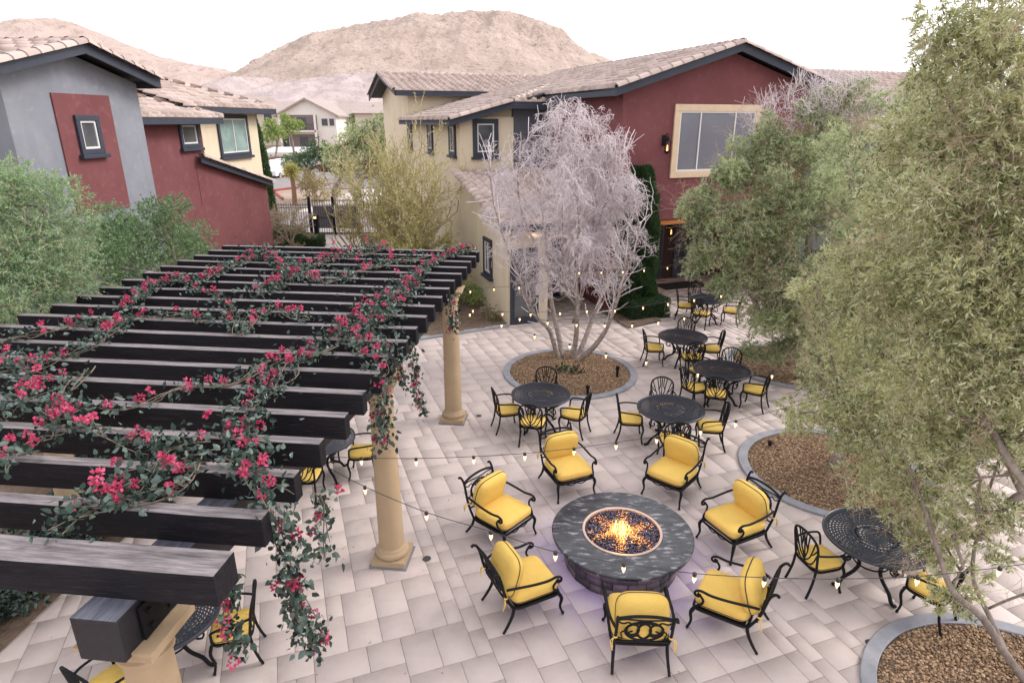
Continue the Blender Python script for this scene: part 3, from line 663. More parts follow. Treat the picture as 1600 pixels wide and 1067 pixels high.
# ---------------------------------------------------------------- dining tables and chairs
def arc(c, r, a0, a1, n, z): return [(c[0]+r*math.cos(a0+(a1-a0)*i/n), c[1]+r*math.sin(a0+(a1-a0)*i/n), z) for i in range(n+1)]
def make_table(label, rad=.6):
    t = thing('dining_table', label, 'table', (0, 0, 0), 0, 'round black iron dining tables')
    tb = MB()
    def annulus(r0, r1, z=.72, th=.012, n=64):
        tb.lathe([(r0, z-th), (r1, z-th), (r1, z), (r0, z), (r0, z-th)], n, cap=False)
    annulus(.002, .025); annulus(rad-.055, rad-.012, th=.014)
    tb.lathe([(rad+.012*math.cos(a)-.012, .716+.02*math.sin(a)) for a in np.linspace(0, 2*PI, 9)], 72, cap=False)
    annulus(.05, .068); annulus(.19, .215, z=.724); annulus(.245, .27, z=.724)
    rings_ = [.085, .115, .15] + list(np.arange(.30, rad-.06, .036))
    for r_ in rings_: annulus(r_, r_+.016)
    def spokes(n, r0, r1, w, off=0):
        for k in range(n):
            a = 2*PI*(k+off)/n; tb.box(((r0+r1)/2*math.cos(a), (r0+r1)/2*math.sin(a), .713), (r1-r0, w, .009), a)
    spokes(12, .02, .07, .01); spokes(24, .06, .2, .013); spokes(30, .2, .26, .01)
    seg = [.262]+list(np.arange(.316, rad-.05, .036))+[rad-.05]
    for i in range(len(seg)-1): spokes(int(52*(rad/.6)), seg[i]-.004, seg[i+1]+.004, .019, .5*(i % 2))
    tb.build('table_top', m_top, t)
    b = MB(); b.lathe([(rad-.06, .69), (rad-.05, .69), (rad-.05, .708), (rad-.06, .708), (rad-.06, .69)], 48, cap=False)
    b.tube(arc((0, 0), .2, 0, 2*PI, 24, .33)[:-1], .011, 6, closed=True); b.tube(arc((0, 0), .3, 0, 2*PI, 24, .62)[:-1], .01, 6, closed=True)
    b.build('apron', m_iron, t)
    for k in range(4):
        a = PI/4+k*PI/2; cs, sn = math.cos(a), math.sin(a)
        P = [(.5, .70), (.46, .62), (.33, .54), (.2, .42), (.16, .3), (.22, .2), (.34, .12), (.4, .03), (.44, .012), (.47, .03)]
        s_ = rad/.6
        MB().tube(smooth([(x*cs*s_, x*sn*s_, z) for x, z in P], 3), .023, 8).build('leg', m_iron, t)
        MB().tube(smooth([(x*cs*s_, x*sn*s_, z) for x, z in [(.3, .55), (.4, .48), (.38, .4), (.3, .4), (.31, .46)]], 3), .012, 6).build('scroll', m_iron, t)
    return t
def smooth(P, k=3):
    """Catmull-Rom"""
    P = [np.array(p, float) for p in P]; out = []
    for i in range(len(P)-1):
        p0, p1, p2, p3 = P[max(i-1, 0)], P[i], P[i+1], P[min(i+2, len(P)-1)]
        for j in range(k):
            t = j/k; out.append(.5*((2*p1)+(-p0+p2)*t+(2*p0-5*p1+4*p2-p3)*t*t+(-p0+3*p1-3*p2+p3)*t**3))
    return out+[P[-1]]
DCH = 'iron dining chairs with yellow seats'
def make_dchair(label):
    """front is +y"""
    t = thing('dining_chair', label, 'chair', (0, 0, 0), 0, DCH)
    cb = MB().cushion((0, .0, .45), (.46, .45, .075), .5, .45, puff=.35); c = cb.build('seat_cushion', m_yel, t, smooth=True)
    pts = [(.232*math.copysign(abs(math.cos(a))**.45, math.cos(a)), .227*math.copysign(abs(math.sin(a))**.45, math.sin(a)), .45) for a in np.linspace(0, 2*PI, 33)[:-1]]
    MB().tube(pts, .005, 5, closed=True).build('piping', m_pipe, c)
    b = MB(); pts = [(x*.97, y*.97, .40) for x, y, z in pts]; b.tube(pts, .014, 6, closed=True)
    b.rng(-.21, .21, -.2, .2, .395, .408); b.build('seat_frame', m_iron, t)
    for s_ in (-1, 1):
        MB().tube(smooth([(s_*.21, .2, .41), (s_*.225, .225, .3), (s_*.205, .2, .14), (s_*.22, .225, .012)]), [.021, .021, .02, .019, .018, .017, .016, .015, .016, .02][:10], 8).build('leg', m_iron, t)
        MB().tube(smooth([(s_*.2, -.2, .41), (s_*.2, -.215, .25), (s_*.205, -.255, .1), (s_*.21, -.29, .01)]), .017, 8).build('leg', m_iron, t)
        MB().tube(smooth([(s_*.2, -.235, .66), (s_*.25, -.1, .665), (s_*.265, .08, .65), (s_*.265, .17, .62), (s_*.24, .185, .56), (s_*.215, .19, .41)]), .015, 7).build('arm', m_iron, t)
    def B(x, z): return (x, -.205-(z-.4)*.17-.03*(1-(x/.24)**2)+.02, z)
    bf = MB()
    out = [(-.2, .4), (-.215, .6), (-.225, .76), (-.19, .86), (-.09, .915), (0, .93), (.09, .915), (.19, .86), (.225, .76), (.215, .6), (.2, .4)]
    bf.tube(smooth([B(x, z) for x, z in out]), .0165, 7)
    bf.build('back_frame', m_iron, t)
    br = MB()
    for L in ([(0, .42), (0, .56), (.004, .72), (0, .92)], [(0, .5), (-.05, .62), (-.07, .74), (-.1, .905)], [(0, .5), (.05, .62), (.07, .74), (.1, .905)],
              [(0, .46), (-.08, .54), (-.13, .66), (-.19, .85)], [(0, .46), (.08, .54), (.13, .66), (.19, .85)], [(0, .43), (-.1, .46), (-.16, .54), (-.22, .7)], [(0, .43), (.1, .46), (.16, .54), (.22, .7)],
              [(-.06, .66), (-.03, .76), (-.045, .91)], [(.06, .66), (.03, .76), (.045, .91)], [(-.12, .62), (-.17, .67), (-.22, .76)], [(.12, .62), (.17, .67), (.22, .76)], [(-.2, .44), (0, .42), (.2, .44)]):
        br.tube(smooth([B(x, z) for x, z in L]), .0105, 5)
    br.build('back_branches', m_iron, t)
    return t
tabs = [  # px of table-top centre, radius, list of chair azimuths (deg, world, direction from table to chair: 0 = +x, 90 = away), label
 ((845, 616), .6, [(190, 'left'), (80, 'far'), (255, 'near'), (335, 'right')], 'nearest the tree ring'),
 ((1048, 638), .64, [(170, 'left'), (88, 'far'), (262, 'near'), (345, 'right')], 'behind the two far armchairs'),
 ((1067, 526), .62, [(185, 'left'), (72, 'far'), (275, 'near'), (350, 'right')], 'between tree ring and olive'),
 ((1128, 578), .62, [(205, 'left'), (60, 'far'), (245, 'near'), (325, 'right'), (110, 'back')], 'under the edge of the olive'),
 ((1107, 467), .6, [(160, 'left'), (100, 'far'), (240, 'near'), (330, 'right')], 'farthest off by the dark porch'),
 ((1370, 838), .66, [(186, 'left'), (300, 'right'), (30, 'far')], 'half hidden by olive leaves'),
 ((500, 686), .6, [(5, 'right'), (95, 'far'), (265, 'near'), (180, 'left')], 'under the middle of the pergola'),
 ((255, 962), .6, [(12, 'right'), (250, 'near')], 'under the near end of the pergola')]
tl = ['round black iron table beside the gravel ring of the bare white tree', 'round black iron table behind the two armchairs on the far side of the fire pit',
 'round black iron table between the bare tree ring and the olive tree, hedge behind it', 'round black iron table touching the edge of the distant olive crown',
 'farthest round black iron table, beside the dark porch', 'largest round black iron table, half covered by olive branches at the right', 'round black iron table half hidden under the middle of the pergola', 'round black iron table under the near end of the pergola']
proto_t = make_table(tl[0]); proto_T = None
proto_c = None
for i, ((px, py), rad, chs, wh) in enumerate(tabs):
    P = G(px, py, .72)
    if i == 0: t = proto_t; t.location = (P[0], P[1], .004)
    else: t = dup(proto_t, (P[0], P[1], .004), R(rr.uniform(0, 90)), tl[i]); t.scale = (rad/.6, rad/.6, 1)
    for (a, nm) in chs:
        a_ = R(a); d = rad+.10+rr.uniform(-.02, .03)
        x, y = P[0]+math.cos(a_)*d, P[1]+math.sin(a_)*d
        rot = a_+PI/2+R(rr.uniform(-8, 8))
        lab = {'left': 'left-hand', 'far': 'far-side', 'near': 'near-side', 'right': 'right-hand', 'back': 'hindmost'}[nm]+' yellow-seated iron chair at the table '+wh
        if proto_c is None: proto_c = make_dchair(lab); proto_c.location = (x, y, .004); proto_c.rotation_euler = (0, 0, rot)
        else: dup(proto_c, (x, y, .004), rot, lab)

# ---------------------------------------------------------------- club chairs
def make_club(label):
    t = thing('club_chair', label, 'armchair', (0, 0, 0), 0, 'yellow cushioned iron armchairs round the fire pit')
    W, D = .62, .62
    c = MB().cushion((0, .03, .40), (W, D, .15), .42, .3, puff=.25, nu=40, nv=14).build('seat_cushion', m_yel, t, smooth=True)
    def ringp(w_, d_, z, e=.3): return [(w_*math.copysign(abs(math.cos(a))**e, math.cos(a)), .03+d_*math.copysign(abs(math.sin(a))**e, math.sin(a)), z) for a in np.linspace(0, 2*PI, 49)[:-1]]
    MB().tube(ringp(W/2*.995, D/2*.995, .37), .006, 5, closed=True).build('piping', m_pipe, c)
    tilt = R(-16); Mx = Matrix.Rotation(tilt+PI/2, 3, 'X')
    cen = Vector((0, -.235, .65))
    bb = MB().cushion(cen, (.57, .50, .18), .5, .5, M=Mx, puff=.35, nu=40, nv=14).build('back_cushion', m_yel, t, smooth=True)
    pp = [cen+Mx@Vector((.285*math.copysign(abs(math.cos(a))**.5, math.cos(a)), .25*math.copysign(abs(math.sin(a))**.5, math.sin(a)), 0)) for a in np.linspace(0, 2*PI, 41)[:-1]]
    MB().tube(pp, .0065, 5, closed=True).build('piping', m_pipe, bb)
    b = MB(); b.tube([(x*1.01, y, .305) for x, y, z in ringp(W/2, D/2, 0, .22)], .017, 7, closed=True); b.rng(-.29, .29, -.25, .3, .298, .32)
    for s_ in (-1, 1): b.tube(smooth([(s_*.18, .335, .29), (s_*.09, .34, .26), (0, .335, .285)]), .008, 6)
    b.build('seat_frame', m_iron, t)
    for s_ in (-1, 1):
        MB().tube(smooth([(s_*.30, .31, .31), (s_*.325, .345, .24), (s_*.31, .335, .12), (s_*.325, .36, .03), (s_*.33, .375, .014)]), [.022, .024, .024, .022, .02, .018, .016, .015, .014, .015, .02, .022, .02], 8).build('leg', m_iron, t)
        MB().tube(smooth([(s_*.285, -.27, .31), (s_*.29, -.3, .2), (s_*.30, -.37, .08), (s_*.305, -.42, .014)]), [.02]*4+[.018]*3+[.016]*3, 8).build('leg', m_iron, t)
        P = [(s_*.29, -.37, .60), (s_*.335, -.25, .62), (s_*.35, -.05, .60), (s_*.35, .13, .585), (s_*.35, .25, .60), (s_*.35, .31, .575), (s_*.35, .315, .53), (s_*.35, .27, .52), (s_*.35, .255, .55)]
        a = MB().tube(smooth(P), .0175, 8, flat=.8).build('arm', m_iron, t)
        MB().tube(smooth([(s_*.35, .285, .56), (s_*.345, .22, .49), (s_*.335, .23, .42), (s_*.32, .29, .36), (s_*.305, .31, .31)]), .014, 7).build('arm_support', m_iron, a)
    def B(x, z, o=0): return (x, -.335-(z-.31)*.24+o, z)
    bf = MB()
    for s_ in (-1, 1):
        bf.tube(smooth([(s_*.285, -.28, .30), B(s_*.29, .5), B(s_*.29, .75), (s_*.295, -.48, .84), (s_*.30, -.52, .865), (s_*.30, -.545, .845)]), .017, 8)
    bf.tube(smooth([B(-.29, .80), B(-.15, .835), B(0, .845), B(.15, .835), B(.29, .80)]), .017, 8)
    bf.tube(smooth([B(-.29, .77), B(-.2, .79), B(0, .775), B(.2, .79), B(.29, .77)]), .009, 6)
    bf.tube([B(-.29, .42), B(.29, .42)], .012, 6); bf.build('back_frame', m_iron, t)
    sc = MB()
    def ov(cx, cz, rx, rz, a0=0, a1=2*PI, n=20): return [B(cx+rx*math.cos(a0+(a1-a0)*i/n), cz+rz*math.sin(a0+(a1-a0)*i/n)) for i in range(n+1)]
    sc.tube(ov(0, .60, .2, .15), .014, 6); sc.tube(ov(0, .60, .07, .12), .013, 6)
    for s_ in (-1, 1):
        sc.tube(ov(s_*.12, .62, .065, .09), .012, 6)
        sc.tube(smooth([B(0, .47), B(s_*.06, .52), B(s_*.13, .5), B(s_*.17, .56), B(s_*.12, .6)]), .009, 6)
        sc.tube(smooth([B(s_*.28, .75), B(s_*.23, .72), B(s_*.17, .74), B(s_*.12, .70), B(s_*.04, .73)]), .009, 6)
        sc.tube(smooth([B(s_*.28, .5), B(s_*.22, .47), B(s_*.24, .56), B(s_*.2, .6)]), .008, 6)
    sc.build('back_scrollwork', m_iron, t)
    for s_ in (-1, 1):
        r_ = MB(); c0 = B(s_*.29, .5)
        r_.lathe([(.021, -.012), (.026, 0), (.021, .012)], 8, c0, cap=False)
        for k in range(2):
            L = [(c0[0]+s_*.02, c0[1]-.02, c0[2]), (c0[0]+s_*(.035+.02*k), c0[1]-.03, c0[2]-.04), (c0[0]+s_*.03, c0[1]-.04-.01*k, c0[2]-.11-.03*k)]
            r_.tube(smooth(L), .006, 4)
        r_.build('cushion_tie', m_yel, t)
    return t
PIT = G(972, 829, .5)
cl = [((886, 728), None, 'left of the two yellow armchairs on the far side of the fire pit'), ((1052, 735), None, 'right of the two yellow armchairs on the far side of the fire pit'),
      ((1150, 812), None, 'yellow armchair on the right of the fire pit, seen in side view facing left'), ((1140, 930), None, 'yellow armchair at the lower right of the fire pit, back to the big table'),
      ((996, 965), None, 'yellow armchair nearest the camera with its scrolled iron back towards the viewer'), ((818, 905), None, 'yellow armchair at the lower left of the fire pit, back towards the tan columns'),
      ((784, 798), None, 'yellow armchair on the left of the fire pit, seen from the side facing right')]
pc_ = None
offs = [4, -8, 14, 14, 0, -6, -22]
for i, ((px, py), _, lab) in enumerate(cl):
    P = G(px, py, .42); d = PIT-P; rot = math.atan2(d[1], d[0])-PI/2+R(offs[i])
    if pc_ is None: pc_ = make_club(lab); pc_.location = (P[0], P[1], .004); pc_.rotation_euler = (0, 0, rot); pc_.scale = (1.05,)*3
    else: dup(pc_, (P[0], P[1], .004), rot, lab)

# ---------------------------------------------------------------- fire pit
fp = thing('fire_pit', 'round granite-topped fire pit burning among the yellow armchairs', 'fire pit', (PIT[0], PIT[1], 0), 0)
m_gran = M('dark_granite', (.012, .013, .018), (.06, .063, .072), 3.2, rough=.14, c3=(.42, .42, .45), s3=6.5, detail=12, stretch=(1, 2.6, 1))
m_block = M('stone_block', (.09, .075, .085), rough=.7, bump=.8, bscale=25, dist=.01, tint=((.035, .03, .035), (.2, .15, .15)))
m_fglass = M('fire_glass', (.02, .015, .03), rough=.05, spec=.9, tint=((.008, .006, .014), (.16, .14, .3)))
m_rim = M('rim_steel', lin(200, 178, 165), rough=.4, metal=.3)
def glow(name, col, st): return M(name, (0, 0, 0), rough=.9, emit=col, es=st)
m_fl1 = glow('flame_yellow', (1, .6, .2), 2.2); m_fl2 = glow('flame_orange', (1, .3, .05), 1.3); m_ember = glow('ember_glow', (1, .36, .08), 1.3)
m_led = glow('violet_led', (.3, .2, 1), 9)
RP = .98; RI = .555
tb = MB().lathe([(RI, .455), (RP-.015, .455), (RP, .462), (RP, .492), (RP-.012, .503), (RI+.004, .503), (RI, .499), (RI, .455)], 96, cap=False)
tb.build('granite_top', m_gran, fp, autos=30)
MB().lathe([(RI-.035, .44), (RI-.002, .44), (RI-.002, .516), (RI-.012, .52), (RI-.035, .515), (RI-.035, .44)], 96, cap=False).build('rim', m_rim, fp, autos=30)
V = []; F = []; T = []; rb = .78
for row in range(4):
    a = row*.4; 
    while a < row*.4+2*PI-.08:
        da = min(rr.uniform(.2, .34), row*.4+2*PI-a); z0, z1 = row*.1125+.004, (row+1)*.1125; g_ = .006/rb; n = len(V); o_ = rr.uniform(0, .012)
        for rad_ in (rb-.05, rb+o_):
            for (aa, z) in ((a+g_, z0), (a+da-g_, z0), (a+da-g_, z1-.008), (a+g_, z1-.008)): V.append((rad_*math.cos(aa), rad_*math.sin(aa), z))
        F += [(n+4, n+5, n+6, n+7), (n, n+1, n+5, n+4), (n+1, n+2, n+6, n+5), (n+2, n+3, n+7, n+6), (n+3, n, n+4, n+7)]; T += [rr.random()]*5; a += da
fastmesh('stone_base', np.array(V), np.array(F), m_block, fp, tint=np.array(T))
MB().lathe([(rb-.045, 0), (rb-.045, .45)], 64, cap=False).build('mortar_core', m_joint, fp)
MB().lathe([(rb+.04, .436), (rb+.06, .436), (rb+.06, .452), (rb+.04, .452), (rb+.04, .436)], 64, cap=False).build('led_strip', m_led, fp)
MB().lathe([(RI-.03, .445), (.3, .46), (.01, .47)], 48, cap=False).build('burner_tray', m_pipe, fp)
n = 5200; rad_ = (RI-.04)*np.sqrt(rng.random(n)); an = rng.random(n)*2*PI
P = np.stack([rad_*np.cos(an), rad_*np.sin(an), .465+.03*rng.random(n)], 1); s_ = rng.uniform(.006, .014, n)
base = np.array([[1, 1, 1], [-1, -1, 1], [-1, 1, -1], [1, -1, -1.]]); V = (base[None]*rng.uniform(.4, 1.3, (n, 4, 3)))
q_ = rng.random(n)*PI; c_, s2_ = np.cos(q_)[:, None], np.sin(q_)[:, None]
V = np.stack([V[..., 0]*c_-V[..., 1]*s2_, V[..., 0]*s2_+V[..., 1]*c_, V[..., 2]], -1)*s_[:, None, None]+P[:, None]
F = (np.arange(n)[:, None, None]*4+np.array([[0, 1, 2], [0, 3, 1], [0, 2, 3], [1, 3, 2]])[None]).reshape(-1, 3)
o = fastmesh('fire_glass', V.reshape(-1, 3), F, m_fglass, fp, tint=np.repeat(rng.random(n)**2.5, 4)); o['kind'] = 'stuff'
# star-shaped burner: flames along six arms
def flames(name, n, hmin, hmax, rmax, mat, wd, seed):
    g = random.Random(seed); b = MB()
    for k in range(n):
        arm = g.randrange(6)*PI/3+.3; d = abs(g.gauss(0, .45))*rmax; d = min(d, rmax); lat = g.gauss(0, .03+.02*(1-d/rmax)+.02)
        x = d*math.cos(arm)-lat*math.sin(arm); y = d*math.sin(arm)+lat*math.cos(arm)
        h = g.uniform(hmin, hmax)*(1-.7*d/rmax); w_ = wd*g.uniform(.5, 1.3); ph = g.random()*6; lx, ly = g.gauss(0, .02), g.gauss(0, .02)
        pts = []; rs = []
        for i in range(7):
            t = i/6; pts.append((x+lx*t+.012*math.sin(ph+t*5)*t*2, y+ly*t+.012*math.cos(ph+t*4)*t*2, .465+h*t)); rs.append(max(.0006, w_*(math.sin(PI*min(1, t*.8+.2))**.8)*(1-t)**.7))
        b.tube(pts, rs, 5, flat=.45)
    o = b.build(name, mat, fp, smooth=True); o['kind'] = 'stuff'; return o
flames('flame', 260, .03, .09, .46, m_fl2, .008, 1)
flames('flame', 90, .04, .15, .34, m_fl1, .008, 2)
flames('flame', 16, .12, .26, .10, m_fl1, .014, 3)
b = MB()
for k in range(700):
    arm = rr.randrange(6)*PI/3+.3+rr.gauss(0, .12); d = min(.46, abs(rr.gauss(0, .22))); b.box((d*math.cos(arm)+rr.gauss(0, .02), d*math.sin(arm)+rr.gauss(0, .02), .495+rr.random()*.008), (.012, .008, .006), rr.random()*3)
b.build('glowing_embers', m_ember, fp)['kind'] = 'stuff'
def plight(name, loc, col, e, r, parent):
    l = bpy.data.lights.new(name, 'POINT'); l.energy = e; l.color = col; l.shadow_soft_size = r; o = bpy.data.objects.new(name, l); C.objects.link(o); o.location = loc; o.parent = parent; return o
plight('fire_light', (0, 0, .68), (1, .5, .18), 6, .12, fp)
# ---------------------------------------------------------------- vegetation tools
def grow(P, D, L, r, levels, kids=2, spread=.55, up=.1, shrink=.78, wig=.12, seg=3, side=1, env=None, rs=.62, g=None, gravity_last=0.):
    g = g or rng; segs = []; tips = None
    P = np.array(P, float); D = unit(np.array(D, float)); L = np.ones(len(P))*L; r = np.ones(len(P))*r
    for lv in range(levels):
        n = len(P); cur = P.copy(); d = D.copy(); nodes = []
        for s in range(seg):
            gr = -gravity_last*(lv >= levels-2)
            d = unit(d+g.normal(size=(n, 3))*wig+np.array([0, 0, up*.3+gr]))
            nxt = cur+d*(L/seg)[:, None]; ra = r*(1-.35*s/seg); rb = r*(1-.35*(s+1)/seg)
            segs.append((cur, nxt, ra, rb)); nodes.append((nxt, d.copy())); cur = nxt
        if lv == levels-1: tips = (cur, d); break
        NP, ND, NL, NR = [], [], [], []
        for k in range(kids):
            dd = unit(d+g.normal(size=(n, 3))*spread+np.array([0, 0, up])); NP.append(cur); ND.append(dd); NL.append(L*shrink*g.uniform(.8, 1.2, n)); NR.append(r*rs)
        for s in range(side):
            a, b = nodes[g.integers(0, seg-1)] if seg > 1 else nodes[0]
            dd = unit(b+g.normal(size=(n, 3))*spread*1.5+np.array([0, 0, up])); NP.append(a); ND.append(dd); NL.append(L*shrink*.8*g.uniform(.7, 1.2, n)); NR.append(r*rs*.8)
        P = np.concatenate(NP); D = np.concatenate(ND); L = np.concatenate(NL); r = np.concatenate(NR)
        if env is not None:
            k = env(P+D*L[:, None]); P, D, L, r = P[k], D[k], L[k], r[k]
            if len(P) == 0: break
    return segs, tips
def segmesh(name, segs, mat, parent, n=3, rmin=.0015):
    A = np.concatenate([s[0] for s in segs]); B = np.concatenate([s[1] for s in segs]); a = np.concatenate([s[2] for s in segs]); b = np.concatenate([s[3] for s in segs])
    V, F = sticks(A, B, np.maximum(a, rmin), np.maximum(b, rmin), n); return fastmesh(name, V, F, mat, parent)
def clumpy(blobs, g, n_twig, droop=.25, lenf=(.5, .85), inner=.35, flat=.85):
    """twigs leaving the middle of each clump; returns start, direction, length, clump tint"""
    P, D, L, T = [], [], [], []
    for (c, r) in blobs:
        n = int(n_twig*r*r/.6)+4; c = np.array(c)
        dirs = unit(g.normal(size=(n, 3))+np.array([0, 0, .15])); st = c+dirs*r*inner*g.random((n, 1))**.5*np.array([1, 1, flat])
        dd = unit(dirs*.8+g.normal(size=(n, 3))*.55+np.array([0, 0, .25])); P.append(st); D.append(dd); L.append(r*g.uniform(*lenf, n)); T.append(np.full(n, g.uniform(-.27, .24)))
    return np.concatenate(P), np.concatenate(D), np.concatenate(L), np.concatenate(T)
def along(P, D, L, t, droop): return P+D*(L*t)[:, None]+np.array([0, 0, -1.])*(L*t*t*droop)[:, None]
def foliage(root, blobs, g, mat, n_twig, per, LW, droop=.3, twmat=None, twr=.004, t0=.2, spread=.7, name='foliage', tintb=.4, tw_name='twigs', lenf=(.22, .5), inner=.85, tw_every=3):
    P, D, L, T = clumpy(blobs, g, n_twig, lenf=lenf, inner=inner)
    n = len(P); t = g.uniform(t0, 1, (n, per)).ravel(); idx = np.repeat(np.arange(n), per)
    pos = along(P[idx], D[idx], L[idx], t, droop); tan = unit(D[idx]+np.array([0, 0, -1.])*(2*t*droop)[:, None])
    ld = unit(tan*.8+g.normal(size=pos.shape)*spread)
    tint = np.clip(tintb+T[idx]+g.normal(size=n)[idx]*.12+g.normal(size=len(idx))*.17, 0, 1)
    leafmesh(name, pos, ld, LW[0]*g.uniform(.65, 1.25, len(idx)), LW[1]*g.uniform(.7, 1.2, len(idx)), mat, root, tint)
    if twmat:
        segs = []
        for k in range(3):
            e = slice(0, n, tw_every); a = along(P[e], D[e], L[e], k/3, droop); b = along(P[e], D[e], L[e], (k+1)/3, droop); m = len(a); segs.append((a, b, np.full(m, twr*(1-k/4)), np.full(m, twr*(1-(k+1)/4))))
        segmesh(tw_name, segs, twmat, root, rmin=.001)
def limbs(root, base, blobs, mat, r0, name='trunk', fork=None, g=None, n=8, wander=.12):
    """trunk plus limbs joining every clump to the nearest limb"""
    g = g or rng; nodes = [np.array(p, float) for p in (fork or [base])]; par = [None]+list(range(len(nodes)-1)); cnt = [0]*len(nodes)
    B = sorted([np.array(b[0]) for b in blobs], key=lambda p: np.linalg.norm(p-nodes[-1])); paths = []
    for p in B:
        best = min(range(max(0, len(fork or [0])-1), len(nodes)), key=lambda i: np.linalg.norm(nodes[i]-p)+.25*np.linalg.norm(nodes[i]-nodes[0])+(.8 if nodes[i][2] > p[2]+.3 else 0))
        a = nodes[best]; mid = (a+p)/2+g.normal(size=3)*wander+np.array([0, 0, .1])
        nodes.append(mid); par.append(best); cnt.append(0); nodes.append(p); par.append(len(nodes)-2); cnt.append(0)
    for i in range(len(nodes)-1, 0, -1): cnt[par[i]] += cnt[i]+1
    tot = max(cnt[0], 1); rad = [max(.012, r0*((c+1)/tot)**.5) for c in cnt]
    b = MB()
    for i in range(1, len(nodes)):
        a, p = nodes[par[i]], nodes[i]; d = p-a; k = par[par[i]] if par[i] else None
        prev = nodes[k] if k is not None else a-(0, 0, .1)
        pts = smooth([prev, a, p], 4)[4:]; m = len(pts)
        ra = min(rad[par[i]], rad[i]*1.6); b.tube(pts, [ra+(rad[i]-ra)*j/(m-1) for j in range(m)], n)
    return b.build(name, mat, root, smooth=True)
def env_ell(c, r): 
    c = np.array(c); r = np.array(r); return lambda Q: (((Q-c)/r)**2).sum(1) < 1
def BL(lst, s=1.): return [(tuple(AtY(px, py, Y)), r*s) for px, py, Y, r in lst]
def jitterblobs(bl, k, g, f=.7, small=False):
    out = list(bl) if not small else [(c, r*.7) for c, r in bl]
    for c, r in bl:
        for _ in range(k):
            d = unit(g.normal(size=3)); out.append((tuple(np.array(c)+d*r*(f if not small else g.uniform(.6, 1.05))), r*g.uniform(.4, .7)*(.72 if small else 1)))
    return out
G5 = np.random.default_rng(21)

# ---- bare white tree in the gravel ring
cb = rings[0]; tr = thing('bare_tree', 'bare whitish multi-trunk tree in the round gravel bed', 'tree', (cb[0], cb[1], 0))
limbpx = [[((876, 566), 15.45), ((868, 545), 15.4), ((858, 515), 15.3), ((838, 495), 15.1), ((824, 465), 14.9), ((812, 430), 14.8)],
          [((880, 566), 15.4), ((874, 530), 15.6), ((863, 480), 15.9), ((858, 430), 16.1), ((852, 370), 16.2), ((845, 320), 16.2)],
          [((892, 570), 15.35), ((900, 530), 15.3), ((902, 480), 15.1), ((900, 420), 15.0), ((905, 350), 15.0), ((900, 290), 15.0)],
          [((898, 566), 15.4), ((912, 535), 15.6), ((925, 500), 15.9), ((940, 460), 16.1), ((950, 410), 16.2), ((952, 360), 16.3)],
          [((896, 568), 15.35), ((925, 545), 15.1), ((947, 515), 14.9), ((962, 475), 14.7), ((973, 440), 14.6), ((978, 400), 14.6)],
          [((900, 480), 15.1), ((888, 450), 15.0), ((880, 410), 14.9), ((878, 350), 14.8), ((880, 300), 14.8)],
          [((895, 505), 15.3), ((915, 440), 15.4), ((925, 380), 15.5), ((928, 320), 15.5), ((925, 270), 15.5)]]
limbpx += [[((824, 465), 14.9), ((806, 420), 14.9), ((786, 370), 15.1), ((770, 310), 15.3), ((764, 250), 15.5)], [((973, 440), 14.6), ((990, 395), 14.8), ((998, 350), 15.1), ((985, 310), 15.3)],
          [((858, 430), 16.1), ((835, 380), 15.9), ((812, 320), 15.7), ((812, 250), 15.5), ((835, 205), 15.5)], [((940, 460), 16.1), ((965, 400), 15.8), ((962, 330), 15.5), ((945, 260), 15.5), ((925, 200), 15.4)],
          [((925, 380), 15.5), ((945, 320), 15.3), ((965, 270), 15.2), ((975, 240), 15.2)]]
b = MB(); SP, SD, SR = [], [], []
loc0 = np.array([cb[0], cb[1], 0])
for L in limbpx:
    P = smooth([AtY(a[0], a[1], y)-loc0 for a, y in L], 4); P[0] = P[0]*np.array([1, 1, 0])+np.array([0, 0, .03]) if L[0][0][1] > 560 else P[0]
    m = len(P); r0_ = .085 if L[0][0][1] > 560 else .04; b.tube(P, [r0_*(1-.72*(i/(m-1))**.8) for i in range(m)], 9)
    for i in range(m//3, m):
        for _ in range((1 if i % 3 else 2) if i < m-1 else 3):
            d = unit(P[i]-P[max(i-1, 0)])+G5.normal(size=3)*.6; SP.append(P[i]); SD.append(d+np.array([0, 0, .1])); SR.append(.019*(1-.4*i/m))
b.build('trunk', m_pale, tr, smooth=True)
lob = [(800, 235, 15.5, .5), (880, 190, 15.3, .65), (920, 195, 15.4, .6), (955, 235, 15.4, .6), (985, 300, 15.3, .6), (1000, 380, 15, .5), (875, 210, 15.2, .75), (930, 235, 15.6, .6), (840, 235, 15.6, .55), (800, 290, 15.3, .7), (770, 240, 15.5, .35), (960, 300, 15.4, .7), (870, 300, 15.1, 1.), (920, 350, 15.8, 1.1), (815, 370, 15.2, .85), (780, 340, 15.7, .6), (975, 390, 15.2, .75), (1000, 330, 15.7, .35),
       (880, 400, 14.9, 1.), (935, 430, 15.1, .7), (840, 430, 15.6, .7), (990, 430, 15.5, .45), (900, 290, 16.2, 1.), (770, 400, 15.4, .35)]
lob = [(AtY(a, b_, y)-loc0, r_) for a, b_, y, r_ in lob]
def pz(Q):
    ok = np.zeros(len(Q), bool)
    for c, r_ in lob: ok |= np.linalg.norm(Q-c, axis=1) < r_*(1+.15*np.sin(Q[:, 0]*9+Q[:, 2]*7))
    return ok
segs, tips = grow(SP, SD, .66, np.array(SR), 5, kids=2, spread=.55, up=.06, shrink=.76, wig=.2, seg=3, side=2, env=pz, rs=.60, g=G5, gravity_last=.3)
print(len(SP))
print('bare segs', sum(len(s[0]) for s in segs))
segmesh('twigs', segs, m_twig, tr, rmin=.0034)
